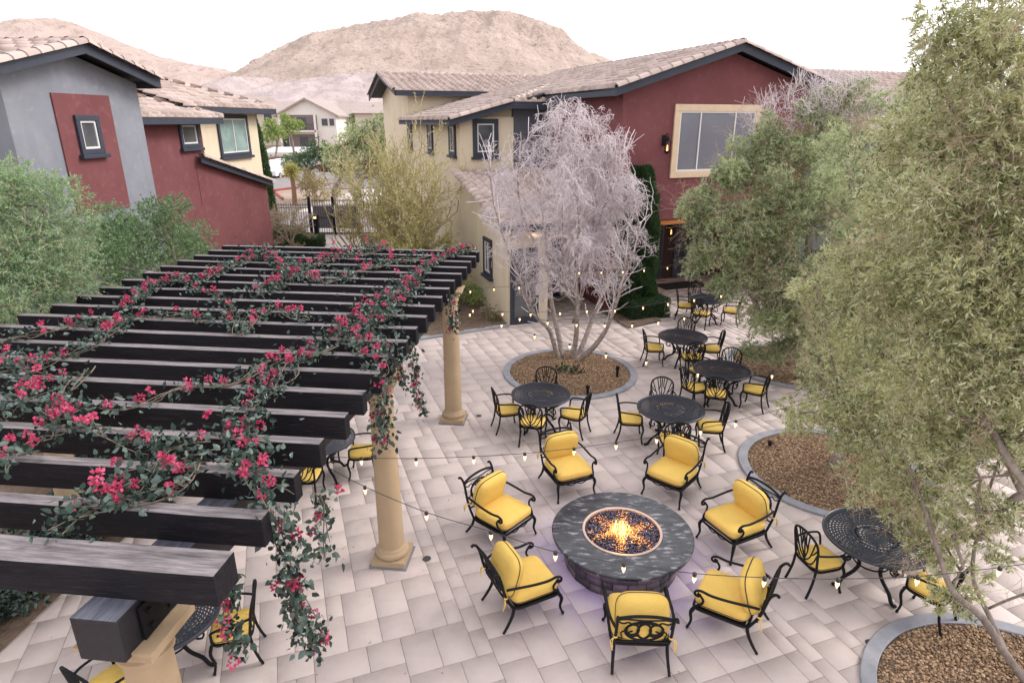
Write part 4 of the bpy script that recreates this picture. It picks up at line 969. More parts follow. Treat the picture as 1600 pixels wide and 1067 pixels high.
# tuft of green at its foot
gt = thing('ground_plant', 'low green plant round the foot of the bare white tree', 'plant', (cb[0], cb[1], 0))
foliage(gt, [((x, y, .12), .16) for x, y in ((-.25, -.12), (-.1, -.2), (.08, -.22), (.2, -.12), (-.18, .05))], G5, m_hedge, 200, 8, (.06, .03), twmat=m_bark, twr=.002)

# ---- olives
LEAF = (.068, .017)
def olive(label, base, fork, bl, seed, n_twig, per, LW, mat, r0, deadn=0, jk=1, twr=.004, **kw):
    g = np.random.default_rng(seed); t = thing('olive_tree', label, 'tree', (base[0], base[1], 0)); o = np.array([base[0], base[1], 0])
    bl = [(tuple(np.array(c)-o), r) for c, r in bl]; fk = [np.array(f)-o for f in fork]
    limbs(t, fk[0], bl, m_bark, r0, fork=fk, g=g)
    bb = jitterblobs(bl, jk, g, small=jk > 3)
    foliage(t, bb, g, mat, n_twig, per, LW, twmat=m_dtwig, twr=twr, **kw)
    if deadn:
        P, D, L, T = clumpy(bl, g, deadn); segs, _ = grow(P+D*(L*.5)[:, None], D, .28, .004, 4, kids=2, spread=.45, up=-.05, shrink=.75, side=1, g=g); segmesh('bare_twigs', segs, m_dtwig, t, rmin=.0013)
    return t
near = BL([(1500, 770, 5.9, .35), (1560, 800, 5.6, .35), (1590, 690, 5.6, .45), (1480, 690, 6.2, .45), (1550, 660, 5.8, .5), (1340, 680, 7.0, .4), (1590, 40, 6, .6), (1530, 110, 6.3, .55), (1480, 160, 6.8, .5), (1600, 250, 6, .7), (1600, 420, 5.8, .7), (1600, 560, 5.6, .6), (1555, 50, 6.4, .55), (1500, 90, 6.6, .5), (1590, 130, 6, .6), (1450, 200, 7, .6), (1530, 230, 6.5, .75), (1400, 290, 7.4, .65), (1345, 400, 7.8, .6), (1450, 360, 7, .8), (1560, 380, 6, .8),
           (1330, 480, 7.8, .55), (1420, 480, 7., .75), (1520, 500, 6, .7), (1380, 590, 7, .6), (1310, 620, 7.4, .5), (1470, 610, 6.2, .65), (1570, 600, 5.6, .6), (1250, 645, 7.7, .3), (1370, 690, 6.8, .5),
           (1430, 750, 6.3, .5), (1510, 700, 5.8, .4), (1455, 840, 6.1, .33), (1500, 890, 5.7, .3), (1480, 935, 5.6, .2), (1405, 800, 6.4, .32), (1450, 800, 6.1, .4), (1350, 740, 6.9, .35), (1540, 840, 5.6, .3), (1490, 330, 6.3, .8), (1400, 440, 7.2, .7), (1300, 560, 7.6, .5), (1560, 300, 6, .8), (1480, 520, 6.3, .8), (1590, 520, 5.6, .8), (1400, 640, 6.8, .6), (1270, 460, 8.1, .35), (1640, 480, 5.5, .8), (1650, 250, 6, .8), (1700, 650, 5.2, .6)])
nb = rings[3]+np.array([.3, .55, 0])
fork_n = [nb, AtY(1560, 1010, 5.35), AtY(1510, 930, 5.45), AtY(1475, 870, 5.6)]
olive('nearest olive tree, leaning from the bottom right gravel bed, leaves covering the right edge', nb, [nb, nb+np.array([-.1, .1, 1.0]), nb+np.array([-.2, .2, 2.2])], near, 31, 330, 12, LEAF, m_olive, .05, deadn=6, jk=6, twr=.0028, tintb=.5)
# the leaning lower limb with its spray of leaves
root_ = [o for o in C.objects if o.name == 'olive_tree'][0]
b = MB(); lo = np.array([nb[0], nb[1], 0])
P = smooth([nb+(0, 0, .02), AtY(1577, 1030, 5.32), AtY(1535, 965, 5.35), AtY(1490, 925, 5.45), AtY(1468, 870, 5.6), AtY(1440, 780, 6.0), AtY(1400, 700, 6.6)], 4); b.tube([p-lo for p in P], [.05*(1-.75*i/len(P)) for i in range(len(P))], 9)
P = smooth([AtY(1570, 1015, 5.33), AtY(1545, 960, 5.5), AtY(1520, 900, 5.7), AtY(1530, 820, 5.8), AtY(1560, 720, 5.7)], 4); b.tube([p-lo for p in P], [.034*(1-.7*i/len(P)) for i in range(len(P))], 8)
P = smooth([AtY(1545, 950, 5.5), AtY(1580, 935, 5.3), AtY(1640, 915, 5.0)], 4); b.tube([p-lo for p in P], [.014]*len(P), 6)
P = smooth([AtY(1640, 800, 5.2), AtY(1590, 740, 5.3), AtY(1560, 690, 5.5), AtY(1530, 640, 5.8), AtY(1480, 560, 6.2)], 4); b.tube([p-lo for p in P], [.04*(1-.6*i/len(P)) for i in range(len(P))], 8)
P = smooth([AtY(1660, 735, 5.3), AtY(1590, 740, 5.35), AtY(1510, 745, 5.6), AtY(1450, 720, 6.0)], 4); b.tube([p-lo for p in P], [.018*(1-.6*i/len(P)) for i in range(len(P))], 6)
b.build('leaning_limb', m_bark, root_, smooth=True)
mid = BL([(1310, 640, 9.6, .55), (1360, 650, 9.3, .6), (1290, 600, 10, .5), (1290, 560, 9.8, .6), (1390, 600, 9.4, .8), (1360, 390, 9.9, .9), (1460, 470, 9.7, .9), (1540, 560, 9.4, .9), (1420, 160, 11, .5), (1320, 250, 10.6, .6), (1330, 520, 9.6, .7), (1480, 690, 9, .7), (1590, 660, 9, .8), (1620, 560, 9.3, .9), (1375, 330, 10.3, .85), (1430, 250, 10.5, .85), (1490, 190, 10.6, .8), (1340, 440, 10, .8), (1430, 420, 10, .9), (1510, 360, 10, .9), (1570, 270, 10.4, .9), (1600, 160, 10.6, .8), (1385, 540, 9.8, .8),
          (1490, 530, 9.6, .9), (1580, 460, 9.8, .9), (1330, 610, 9.4, .6), (1430, 640, 9.3, .7), (1545, 640, 9.3, .8), (1650, 380, 10, 1), (1340, 690, 9, .4)])
mb_ = rings[1]
olive('olive tree in the gravel bed beside the large table, behind the nearest olive', mb_, [mb_, mb_+np.array([.3, .1, 1.2]), mb_+np.array([.6, .2, 2.0])], mid, 32, 330, 12, (.07, .018), m_olive2, .11, deadn=3, jk=4, twr=.004, tintb=.62)
far = BL([(1170, 340, 14.2, .8), (1220, 300, 14.5, .8), (1230, 440, 13.8, .9), (1120, 400, 14, .6), (1290, 300, 14.2, .9), (1310, 440, 13.8, .9), (1170, 540, 14, .4), (1240, 500, 13.8, .7), (1290, 240, 14.8, .8), (1160, 250, 15, .5), (1320, 150, 15.2, .45), (1280, 155, 15.4, .4), (1075, 320, 14.4, .45), (1090, 360, 14.3, .45), (1140, 260, 14.8, .5), (1200, 205, 15, .5), (1330, 620, 13.8, .6), (1300, 500, 14, .9), (1100, 340, 14.4, .55), (1110, 300, 14.6, .5), (1165, 290, 14.8, .8), (1220, 235, 15, .8), (1275, 195, 15.2, .75), (1330, 190, 15.4, .7), (1350, 270, 15, 1), (1260, 320, 14.6, 1.05), (1180, 380, 14.3, .9), (1100, 385, 14.3, .5),
          (1150, 440, 14.1, .7), (1260, 430, 14.2, 1.05), (1190, 490, 14, .75), (1345, 390, 14.4, 1.1), (1265, 530, 14, .8), (1340, 500, 14, 1), (1210, 555, 13.9, .45), (1310, 580, 13.9, .6), (1270, 600, 13.9, .4), (1400, 300, 15, 1)])
fb = rings[2]
olive('distant olive tree in front of the maroon gable, behind the round tables', fb, [fb, fb+np.array([.1, -.1, 1.0]), fb+np.array([.2, -.2, 1.8])], far, 33, 430, 12, (.08, .02), m_olive2, .12, deadn=7, jk=4, twr=.005, tintb=.5)
tf = [o for o in C.objects if o.name.startswith('olive_tree') and 'distant' in o.get('label', '')][0]
gT = np.random.default_rng(8); st = [AtY(a, b_, 15.2)-np.array([fb[0], fb[1], 0]) for a, b_ in ((1250, 200), (1280, 190), (1310, 190), (1335, 200), (1200, 230), (1345, 230))]
segs, _ = grow(np.repeat(st, 5, 0), gT.normal(size=(30, 3))*.5+np.array([0, 0, 1.]), .45, .01, 5, kids=2, spread=.5, up=.1, shrink=.78, side=1, g=gT); segmesh('pale_twigs', segs, m_twig, tf, rmin=.0034)
# ---- shrubs between pergola and grey house
def shrub(name, label, base, bl, seed, mat, n_twig, per, LW, cat='shrub', r0=.06, twm=None, group=None, **kw):
    g = np.random.default_rng(seed); t = thing(name, label, cat, (base[0], base[1], 0), 0, group); o = np.array([base[0], base[1], 0])
    bl = [(tuple(np.array(c)-o), r) for c, r in bl]
    limbs(t, (0, 0, 0), bl, m_bark, r0, fork=[np.array([0, 0, 0.]), np.array([0, 0, .5])], g=g, name='trunk', n=6)
    foliage(t, jitterblobs(bl, 2, g), g, mat, n_twig, per, LW, twmat=twm or m_bark, twr=.005, **kw); return t
shrub('large_shrub', 'tall feathery grey-green shrub at the left edge in front of the grey wall', (-8.6, 9.6), BL([(15, 320, 9.8, .7), (65, 330, 10, .65), (-40, 360, 9.5, .85), (40, 385, 9.6, .85), (108, 372, 10.2, .5), (0, 440, 9, .85), (80, 440, 9.6, .75), (-60, 460, 9, .8), (20, 490, 8.8, .5), (-60, 290, 9.6, .6), (12, 285, 9.9, .35)]), 41, m_shrub2, 420, 12, (.06, .013), twm=m_dtwig, droop=.1, tintb=.55)
shrub('large_shrub', 'dense green shrub beside the pergola, below the maroon wall panel', (-8.2, 13), BL([(150, 385, 12, .6), (185, 362, 12.6, .6), (235, 350, 13.4, .55), (275, 322, 14, .35), (262, 380, 13.4, .7), (300, 372, 14.2, .5), (200, 420, 12.3, .75), (140, 440, 11.4, .7), (270, 415, 13.2, .6), (315, 398, 14.4, .35)]), 42, m_shrub, 420, 11, (.055, .02), droop=.05, tintb=.5)
for i, (v, u, h, lb) in enumerate([(-6.95, 6.1, .55, 'dark leafy shrub in the bed at the bottom left, under the pergola'), (-7.3, 4.9, .5, 'dark leafy shrub at the bottom left corner under the pergola'), (-7.0, 8.0, .5, 'dark leafy shrub under the left side of the pergola beams'), (-7.4, 9.6, .6, 'dark leafy shrub farther back under the pergola beams'), (-7.05, 7.0, .62, 'dark leafy shrub between the others in the bed under the pergola'), (-7.7, 5.6, .7, 'tallest dark shrub at the left border of the picture, low under the beams'), (-7.9, 8.8, .8, 'dark shrub by the left column foot, seen between the middle rafters'), (-7.0, 11.0, .7, 'dark shrub deep under the far half of the pergola')]):
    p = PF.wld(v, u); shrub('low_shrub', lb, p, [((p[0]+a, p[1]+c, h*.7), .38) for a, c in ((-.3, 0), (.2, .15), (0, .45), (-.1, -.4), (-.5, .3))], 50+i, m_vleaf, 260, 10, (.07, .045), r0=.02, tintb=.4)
# ---- cypress and clipped hedge by the porch
def column_tree(name, label, x, y, h, r, seed, n, mat=m_hedge, LW=(.09, .035), group=None, tp=.55):
    g = np.random.default_rng(seed); t = thing(name, label, 'tree', (x, y, 0), 0, group)
    MB().tube([(0, 0, 0), (0, 0, h*.8)], [r*.18, .02], 7).build('trunk', m_bark, t)
    z = h*(.03+.97*g.random(n)**.9); a = g.random(n)*2*PI; pr_ = r*np.minimum(1, (1.02-z/h)**tp*1.15)*(.88+.12*np.sin(a*3+z*2.3)*np.sin(z*4+a))
    rr_ = pr_*np.sqrt(g.uniform(.35, 1, n)); P = np.stack([rr_*np.cos(a), rr_*np.sin(a), z], 1)
    D = np.stack([np.cos(a)*.5, np.sin(a)*.5, np.ones(n)], 1)+g.normal(size=(n, 3))*.3
    leafmesh('foliage', P, D, LW[0]*g.uniform(.7, 1.4, n), LW[1]*g.uniform(.7, 1.3, n), mat, t, np.clip(.45+.2*np.sin(a*5+z*6)+g.normal(size=n)*.2, 0, 1)); return t
def boxhedge(name, label, fr_, p0, p1, q0, q1, h, seed, n, mat=m_hedge, group=None):
    g = np.random.default_rng(seed); c = fr_.wld((p0+p1)/2, (q0+q1)/2); t = thing(name, label, 'hedge', tuple(c), R(fr_.deg), group); a, b_ = (p1-p0)/2, (q1-q0)/2
    U_ = g.uniform(-1, 1, (n, 3)); k = g.integers(0, 3, n); U_[np.arange(n), k] = np.sign(U_[np.arange(n), k])*g.uniform(.82, 1.04, n)
    P = U_*np.array([a, b_, h/2])+np.array([0, 0, h/2]); P[:, 2] = np.abs(P[:, 2])
    leafmesh('foliage', P, U_*.6+g.normal(size=(n, 3))*.5+np.array([0, 0, .4]), .05*g.uniform(.7, 1.4, n), .028, mat, t, np.clip(.5+g.normal(size=n)*.25, 0, 1))
    MB().rng(-a*.8, a*.8, -b_*.8, b_*.8, .0, h*.82).build('inner_stems', M('inner_stems', (.02, .03, .012), rough=1, bump=1, bscale=30), t); return t
pc1 = BF.wld(4.3, -.05); column_tree('cypress', 'tall dark green clipped cypress beside the dark porch', pc1[0], pc1[1], 4.6, .84, 61, 52000, tp=.32)
boxhedge('hedge', 'low clipped dark hedge at the foot of the tall cypress', BF, 3.75, 5.1, -1.0, -.1, .62, 62, 9000)
m_pend = 0
# ---------------------------------------------------------------- bougainvillea
GV = np.random.default_rng(5)
VG = 'bougainvillea vines trailing over the pergola'
def vine(label, pts, dens=1., hang=False, wid=.10, flo=1.):
    """pts: (px, py, z) marks on the pergola top or a hanging strand"""
    P = [G(a, b, z) if not isinstance(a, np.ndarray) else a for a, b, z in pts] if not hang else [np.array(p, float) for p in pts]
    o = P[0].copy(); t = thing('bougainvillea_vine', label, 'vine', tuple(o), 0, VG)
    cur = np.array(smooth(P, 8)); 
    L = np.concatenate([[0], np.cumsum(np.linalg.norm(np.diff(cur, axis=0), axis=1))]); tot = L[-1]
    def at(s): return np.stack([np.interp(s, L, cur[:, k]) for k in range(3)], -1)
    st = MB()
    for k in range(3 if not hang else 2):
        s = np.linspace(0, tot*(1 if k == 0 else GV.uniform(.7, 1)), max(6, int(tot/.1))); q = at(s)-o; ph = GV.random()*6
        w_ = wid*(.25+.5*k); q = q+np.stack([np.sin(s*4+ph)*w_, np.cos(s*3.1+ph)*w_, (np.sin(s*7+ph)*.03 if not hang else np.zeros(len(s)))], -1)
        st.tube([tuple(x) for x in q], [.007*(1-.6*i/len(q)) for i in range(len(q))], 5)
    st.build('stem', m_vstem, t)
    n = int(tot*175*dens); dn = np.array([.5+.5*math.sin(x*5+GV.random()) for x in range(50)])
    s = GV.random(n)*tot; keep = GV.random(n) < ((.35 if not hang else .8)+.65*(np.sin(s*5.3+o[0]*9)*.5+.5)); s = s[keep]; n = len(s)
    off = GV.normal(size=(n, 3))*wid*(.9 if not hang else .55); off[:, 2] = np.abs(off[:, 2])*.7-.03 if not hang else off[:, 2]
    D = GV.normal(size=(n, 3))+np.array([0, 0, .3 if not hang else -.9])
    # ovate leaves of four-sided outline, folded
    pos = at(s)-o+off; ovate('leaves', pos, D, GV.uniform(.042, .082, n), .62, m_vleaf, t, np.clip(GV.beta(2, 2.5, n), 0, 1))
    nf = int(tot*4.6*dens*flo)+1; s = GV.random(nf)*tot; c = at(s)-o+GV.normal(size=(nf, 3))*wid*.55; 
    if not hang: c[:, 2] = np.abs(c[:, 2]-(at(s)-o)[:, 2])+(at(s)-o)[:, 2]+.03
    k = 22; cc = np.repeat(c, k, 0); rr2 = np.repeat(GV.uniform(.01, .03, nf), k); d = rdir2(GV, nf*k)
    pos = cc+d*rr2[:, None]
    for j in range(nf):
        e = slice(j*k, (j+1)*k); b_ = GV.random()*.6; ff = ovate('flower_cluster', pos[e]-c[j], d[e]+GV.normal(size=(k, 3))*.5, GV.uniform(.025, .040, k), .75, m_flower, t, np.clip(b_+GV.random(k)*.4, 0, 1)); ff.location = tuple(c[j])
    return t
def rdir2(g, n): return unit(g.normal(size=(n, 3)))
def ovate(name, P, D, L, wf, mat, parent, tint):
    n = len(P); D = unit(D); side = unit(np.cross(D, GV.normal(size=(n, 3)))); up = np.cross(side, D); L = np.asarray(L).reshape(-1, 1); W = L*wf
    V = np.stack([P, P+D*L*.3+side*W*.5+up*W*.15, P+D*L*.65+side*W*.38+up*W*.12, P+D*L, P+D*L*.65-side*W*.38+up*W*.12, P+D*L*.3-side*W*.5+up*W*.15], 1).reshape(-1, 3)
    i = np.arange(n)[:, None]*6; F = np.concatenate([i+np.array([[0, 1, 2, 3]]), i+np.array([[0, 3, 4, 5]])], 1).reshape(-1, 4)
    return fastmesh(name, V, F, mat, parent, np.repeat(tint, 2))
zt = ZT+.04
def top(label, pts, **k): return vine(label, [(a, b, zt) for a, b in pts], **k)
top('vine over the far right corner of the pergola, by the last rafters', [(738, 390), (700, 398), (665, 418), (645, 440), (622, 460)], dens=1.5)
top('vine bending from the first tan column top inward over the rafters', [(640, 440), (620, 470), (592, 500), (560, 515), (520, 528)], dens=1.9, wid=.17)
top('broad mass of vine over the rafters above the middle tan column', [(600, 470), (570, 500), (545, 530), (590, 545), (600, 575), (590, 590)], dens=1.6, wid=.2)
top('vine along the farthest rafters at the left of the far corner', [(600, 388), (560, 396), (520, 404), (480, 418), (440, 440), (400, 462)], dens=1.7, wid=.16)
top('vine running along the far rafters in the middle', [(660, 400), (600, 412), (560, 425), (520, 440), (470, 432), (420, 400), (380, 392)], dens=1.2, wid=.15)
top('thin vine over the far left rafters, near the green shrub', [(420, 395), (360, 415), (310, 440), (270, 438), (240, 445), (210, 470), (190, 482)], dens=1.5)
top('vine cutting across the middle rafters to the left edge', [(330, 500), (270, 492), (200, 500), (160, 530), (130, 545), (90, 560), (60, 575)], dens=.9)
top('vine lying along the rafters halfway down the pergola', [(450, 560), (400, 575), (360, 595), (300, 605), (240, 625), (170, 640), (110, 645)], dens=.9)
top('long vine from the middle rafters towards the near beam', [(520, 540), (470, 560), (430, 590), (400, 640), (380, 680), (390, 720)], dens=1.6, wid=.15)
top('vine at the left edge of the pergola among the middle rafters', [(0, 560), (30, 575), (60, 600), (20, 640), (0, 660)], dens=1.6, wid=.16)
top('vine crossing the left side of the near rafters diagonally', [(130, 580), (90, 620), (100, 650), (60, 690), (20, 700), (0, 740)], dens=1.1)
top('vine joining the left vines to the big near clump', [(80, 620), (110, 650), (160, 680), (210, 690), (250, 700)], dens=1.2)
top('biggest clump of bright pink vine over the near rafters', [(330, 690), (290, 700), (250, 715), (220, 740), (190, 765), (170, 790)], dens=2.2, wid=.15, flo=1.2)
top('vine spilling over the third rafter from the camera', [(300, 720), (290, 750), (250, 770), (180, 785), (120, 800), (95, 835)], dens=1.3, wid=.10)
top('vine over the right ends of the near rafters, feeding the hanging strands', [(372, 655), (380, 700), (400, 735), (405, 760), (425, 790)], dens=1.4, wid=.1)
top('sparse vine with few flowers over the upper left rafters', [(0, 535), (40, 520), (90, 520), (140, 500), (180, 520)], dens=.8)
top('sparse vine between the middle rafters, left of the tan columns', [(480, 500), (420, 480), (380, 520), (350, 470), (300, 450)], dens=.7)
def hangv(label, px, py, z0, ln, dx=0, dens=1.1, **k):
    a = G(px, py, z0); n = 6; pts = [a+(dx*(i/n)**1.5*ln, .05*math.sin(i*1.3), -ln*i/n) for i in range(n+1)]; return vine(label, pts, hang=True, wid=k.pop('wid', .1), dens=dens, **k)
hangv('longest hanging vine strand below the near rafter ends', 428, 795, ZT-.02, 1.3, .12, dens=2.4, wid=.10)
hangv('short hanging strand right of the longest strand, over the paving', 500, 775, ZT-.15, .62, -.1, dens=.9)
hangv('hanging strand curling round the middle tan column', 592, 590, ZT-.05, .85, .0, dens=1.8, wid=.12)
hangv('pair strand dangling between the two tan columns, longer one', 643, 540, ZT-.1, 1.0, .1, dens=1.0, wid=.05)
hangv('shorter strand dangling between the two tan columns', 625, 548, ZT-.15, .5, .02, dens=1.1, wid=.06)
hangv('hanging strand below the beam end at the bottom left', 350, 905, ZT-.25, .62, .05, dens=1.5, wid=.07)
hangv('strand with red flowers hanging at the head of the far tan column', 705, 462, ZT-.1, .62, .02, dens=1.6, wid=.1)

# ---------------------------------------------------------------- string lights
m_cable = M('cable', (.03, .03, .03), rough=.6); m_bulb = M('bulb_glass', (1, .8, .5), rough=.2, emit=(1, .58, .24), es=1.5); m_sock = M('bulb_socket', (.02, .02, .02), rough=.5)
bulb_o = None
def string(label, marks, z, bulbs, sag=.0):
    """cable through marks; bulbs at image marks"""
    P = [G(a, b, z) for a, b in marks]; o = P[0]; t = thing('string_lights', label, 'string lights', tuple(o), 0, 'bulb strings hung across the patio')
    MB().tube([tuple(p-o) for p in smooth(P, 6)], .0034, 5).build('cable', m_cable, t)
    global bulb_o
    A = np.array(smooth(P, 20)); bl = []
    for px, py in bulbs:
        q = G(px, py-6, z); k = np.argmin(np.linalg.norm(A-q, axis=1)); c = A[k]-o
        if bulb_o is None:
            b_ = MB().lathe([(.003, -.085), (.009, -.066), (.014, -.056), (.014, -.048), (.015, -.03), (.012, -.024)], 10).build('bulb', m_bulb, None, smooth=True)
            s_ = MB().lathe([(.015, -.028), (.017, -.01), (.015, .004), (.004, .008)], 8).build('socket', m_sock, b_)
            bulb_o = (b_, s_)
        else:
            b_ = bulb_o[0].copy(); C.objects.link(b_); s_ = bulb_o[1].copy(); C.objects.link(s_); s_.parent = b_
        b_.parent = t; b_.location = tuple(c)
string('string of bulbs from the pergola over the two far armchairs to the big olive', [(486, 712), (560, 715), (650, 716), (740, 713), (820, 708), (897, 700), (963, 691), (1050, 678), (1150, 657), (1300, 618), (1420, 585)], 2.75, [(562, 723), (650, 719), (740, 716), (820, 711), (897, 705), (963, 695), (1026, 686), (1092, 675), (1150, 661)])
string('string of bulbs crossing above the fire pit to the right edge', [(440, 690), (500, 723), (570, 760), (666, 800), (767, 830), (868, 862), (975, 880), (1080, 895), (1195, 902), (1310, 904), (1435, 900), (1563, 886), (1640, 875)], 2.75, [(570, 765), (666, 805), (767, 836), (868, 867), (975, 886), (1083, 901), (1195, 909), (1312, 913), (1435, 909), (1563, 893)])
string('string of bulbs on the cream wall side leading into the bare tree', [(705, 455), (740, 452), (770, 449), (807, 447), (850, 440), (903, 424), (938, 423), (972, 422), (1005, 420), (1039, 417), (1080, 405)], 2.6, [(732, 456), (770, 454), (807, 451), (903, 429), (938, 428), (972, 427), (1005, 425), (1039, 421)])
string('string of bulbs low in front of the entry door, through the bare tree', [(705, 488), (734, 488), (785, 487), (829, 488), (873, 486), (915, 483), (959, 482), (1001, 478), (1042, 472), (1083, 466), (1124, 460), (1200, 445)], 2.6, [(734, 492), (785, 491), (829, 492), (873, 490), (915, 487), (959, 486), (1001, 482), (1042, 477), (1083, 471), (1124, 465)])
string('string of bulbs dipping over the gravel ring of the bare tree', [(705, 470), (743, 484), (786, 506), (838, 523), (893, 538), (950, 552), (1010, 562), (1080, 578), (1130, 588), (1207, 583), (1290, 560)], 2.6, [(743, 488), (786, 510), (838, 527), (893, 542), (950, 556), (1010, 567), (1098, 583), (1207, 588)])
string('string of bulbs ending over the table beside the hedge', [(812, 495), (858, 501), (901, 504), (945, 505), (986, 505), (1025, 501), (1065, 495), (1110, 480)], 2.6, [(812, 499), (858, 505), (901, 508), (945, 509), (986, 509), (1025, 505), (1065, 499)])

# ---------------------------------------------------------------- lanterns and small things
m_lamp = M('lamp_glow', (1, .8, .5), emit=(1, .5, .18), es=2.2); m_lglass = M('lantern_glass', lin(150, 140, 125), rough=.15)
def lantern(label, loc, rot, s=1., glass=m_lglass, par=None):
    t = thing('wall_lantern', label, 'lantern', loc, rot)
    b = MB(); b.box((0, -.02, 0), (.14, .04, .3)); b.tube(smooth([(0, -.03, .1), (0, -.12, .2), (0, -.2, .17), (0, -.2, .08)]), .012, 6); b.tube(smooth([(0, -.03, -.05), (0, -.1, -.12), (0, -.19, -.22)]), .012, 6)
    b.lathe([(.005, .12), (.03, .09), (.11, .02), (.12, .0), (.1, -.01)], 12, (0, -.2, 0)); b.lathe([(.09, -.3), (.1, -.28), (.06, -.34), (.01, -.37)], 12, (0, -.2, 0))
    for k in range(6): a = k*PI/3; b.tube([(.095*math.cos(a), -.2+.095*math.sin(a), 0), (.085*math.cos(a), -.2+.085*math.sin(a), -.29)], .008, 5)
    b.build('frame', m_iron, t, bevel=.002); MB().lathe([(.02, -.285), (.02, -.2), (.001, -.2)], 10, (0, -.2, 0)).build('candle', m_lamp, t)
    g = MB().lathe([(.012, -.2), (.02, -.16), (.012, -.12), (.003, -.1)], 8, (0, -.2, 0)).build('flame_bulb', m_lamp, t, smooth=True); t.scale = (s,)*3; return t
a = BF.hit(1037, 228, 1, 0); lantern('black iron lantern lit on the maroon wall left of the big window', tuple(BF.wld(a[0], 0, a[2]+.15)), R(20), 1.05)
t = thing('pendant_lamp', 'glowing square lamp hanging beside the entry door behind the bare tree', 'lamp', tuple(BF.wld(.75, -.3, 2.72)), R(20))
b = MB(); b.box((0, 0, .17), (.34, .34, .03)); b.tube([(0, 0, .18), (0, 0, .3)], .012, 6); b.build('cap', m_iron, t)
m_shade = M('lamp_shade_glass', lin(250, 215, 160), emit=(1, .68, .32), es=.6); MB().lathe([(.1, .16), (.22, 0), (.20, 0), (.09, .15)], 4, cap=False).build('shade', m_shade, t)
for i, (p, q) in enumerate(((5.5, 3.4), (7.9, 3.4), (10.3, 3.4))): lantern(['left', 'middle', 'right'][i]+' lit lantern on the back wall of the dark porch', tuple(BF.wld(p, 3.6, 2.1)), R(20), 1.1)
plight('porch_light', (7, 2.6, 2.3), (1, .5, .18), 7, .1, hB)
m_mat = M('rubber_mat', (.02, .02, .022), rough=.9, bump=1, bscale=90); 
a, c_ = BF.loc(G(1040, 452)), BF.loc(G(1092, 447)); cc = BF.wld(a[0]+.9, a[1]+.3)
t = MB().box((0, 0, .012), (1.9, .9, .016)).build('door_mat', m_mat, None, bevel=.004); t.location = tuple(cc); t.rotation_euler = (0, 0, R(20)); tag(t, 'dark flat mat on the paving in front of the porch', 'mat')
def path_light(label, px, py, h=.26):
    p = G(px, py); t = thing('path_light', label, 'garden light', (p[0], p[1], .03), 0)
    MB().lathe([(.03, 0), (.03, h*.7), (.045, h*.72), (.05, h*.95), (.04, h), (.005, h)], 12).build('body', m_iron, t, autos=40); MB().tube([(0, 0, 0), (0, 0, -.06)], .01, 5).build('spike', m_iron, t); return t
path_light('black cylinder light standing in the gravel of the bare tree ring', 964, 592, .3)
path_light('small black spotlight in the gravel beside the right-hand olive', 1202, 700, .12)
path_light('slim black stake light near the front of the bare tree ring', 918, 618, .22)
m_drain = M('drain_metal', (.05, .045, .045), rough=.6)
for i, (px, py) in enumerate(((667, 873), (748, 650), (1044, 740), (1360, 1005))):
    p = G(px, py); o = MB().lathe([(.005, .0), (.055, .0), (.06, .006), (.045, .008), (.04, .003), (.005, .003)], 20, cap=False).build('drain_cover', m_drain); o.location = (p[0], p[1], .004)
    tag(o, ['small round drain cover right of the middle tan column base', 'small round drain cover right of the far tan column base', 'small round drain cover between the far armchairs', 'small round drain cover left of the bottom right gravel bed'][i], 'drain cover')
# leaf litter: a few fallen leaves, kept as one loose scatter
n = 260; P = np.stack([rng.uniform(-5, 9, n), rng.uniform(3, 19, n), np.full(n, .008)], 1); D = rdir(n)*np.array([1, 1, .15])
o = leafmesh('fallen_leaves', P, D, rng.uniform(.02, .045, n), .014, m_bark, None, rng.random(n)); tag(o, 'scattered fallen leaves on the pale paving', 'leaves', kind='stuff')

n = 170; v_ = rng.uniform(-7, -1.2, n); u_ = rng.uniform(2.5, 13, n); P = np.array([PF.wld(a, b_, .008) for a, b_ in zip(v_, u_)])
o = leafmesh('fallen_petals', P, rdir(n)*np.array([1, 1, .1]), rng.uniform(.015, .03, n), .018, m_flower, None, rng.random(n)); tag(o, 'scattered fallen pink petals on the paving round the pergola', 'petals', kind='stuff')
# ---------------------------------------------------------------- beyond the courtyard
def gp(px, py, dz=0.):
    """point where the view ray meets the terrain"""
    r = ray(px, py); lo, hi = 5., 400.
    for _ in range(60):
        m = (lo+hi)/2; z = H+r[2]/r[1]*m
        if z > gz(m)+dz: lo = m
        else: hi = m
    return np.array([r[0]/r[1]*lo, lo, gz(lo)])
def strip_mesh(name, pts, z, mat):
    o = MB().add([(p[0], p[1], z+(gz(p[1]) if p[1] > 60 else 0)) for p in pts], [tuple(range(len(pts)))]).build(name, mat); tag(o, kind='structure'); return o
m_road = M('asphalt', lin(140, 132, 130), lin(120, 114, 112), 2, rough=.95, bump=.3); m_walk = M('pale_concrete', lin(200, 190, 184), lin(185, 175, 170), 3, rough=.9)
m_redk = M('red_kerb_paint', lin(150, 58, 50), rough=.7)
m_garden = M('garden_ground', lin(120, 96, 76), lin(86, 90, 56), .8, rough=1, bump=1, bscale=10, dist=.04)
strip_mesh('garden_ground', [G(200, 400), G(640, 450), (-3.5, 34.5, 0), (-24, 34.5, 0)], .004, m_garden)
strip_mesh('sidewalk', [G(508, 392), G(572, 392), G(560, 366), G(508, 366)], .03, m_walk)
strip_mesh('sidewalk', [(-26, 35.3, 0), (6, 35.3, 0), (6, 37, 0), (-26, 37, 0)], .03, m_walk)
strip_mesh('road', [(-60, 37, 0), (20, 37, 0), (30, 52, 0), (-60, 44, 0)], .01, m_road)
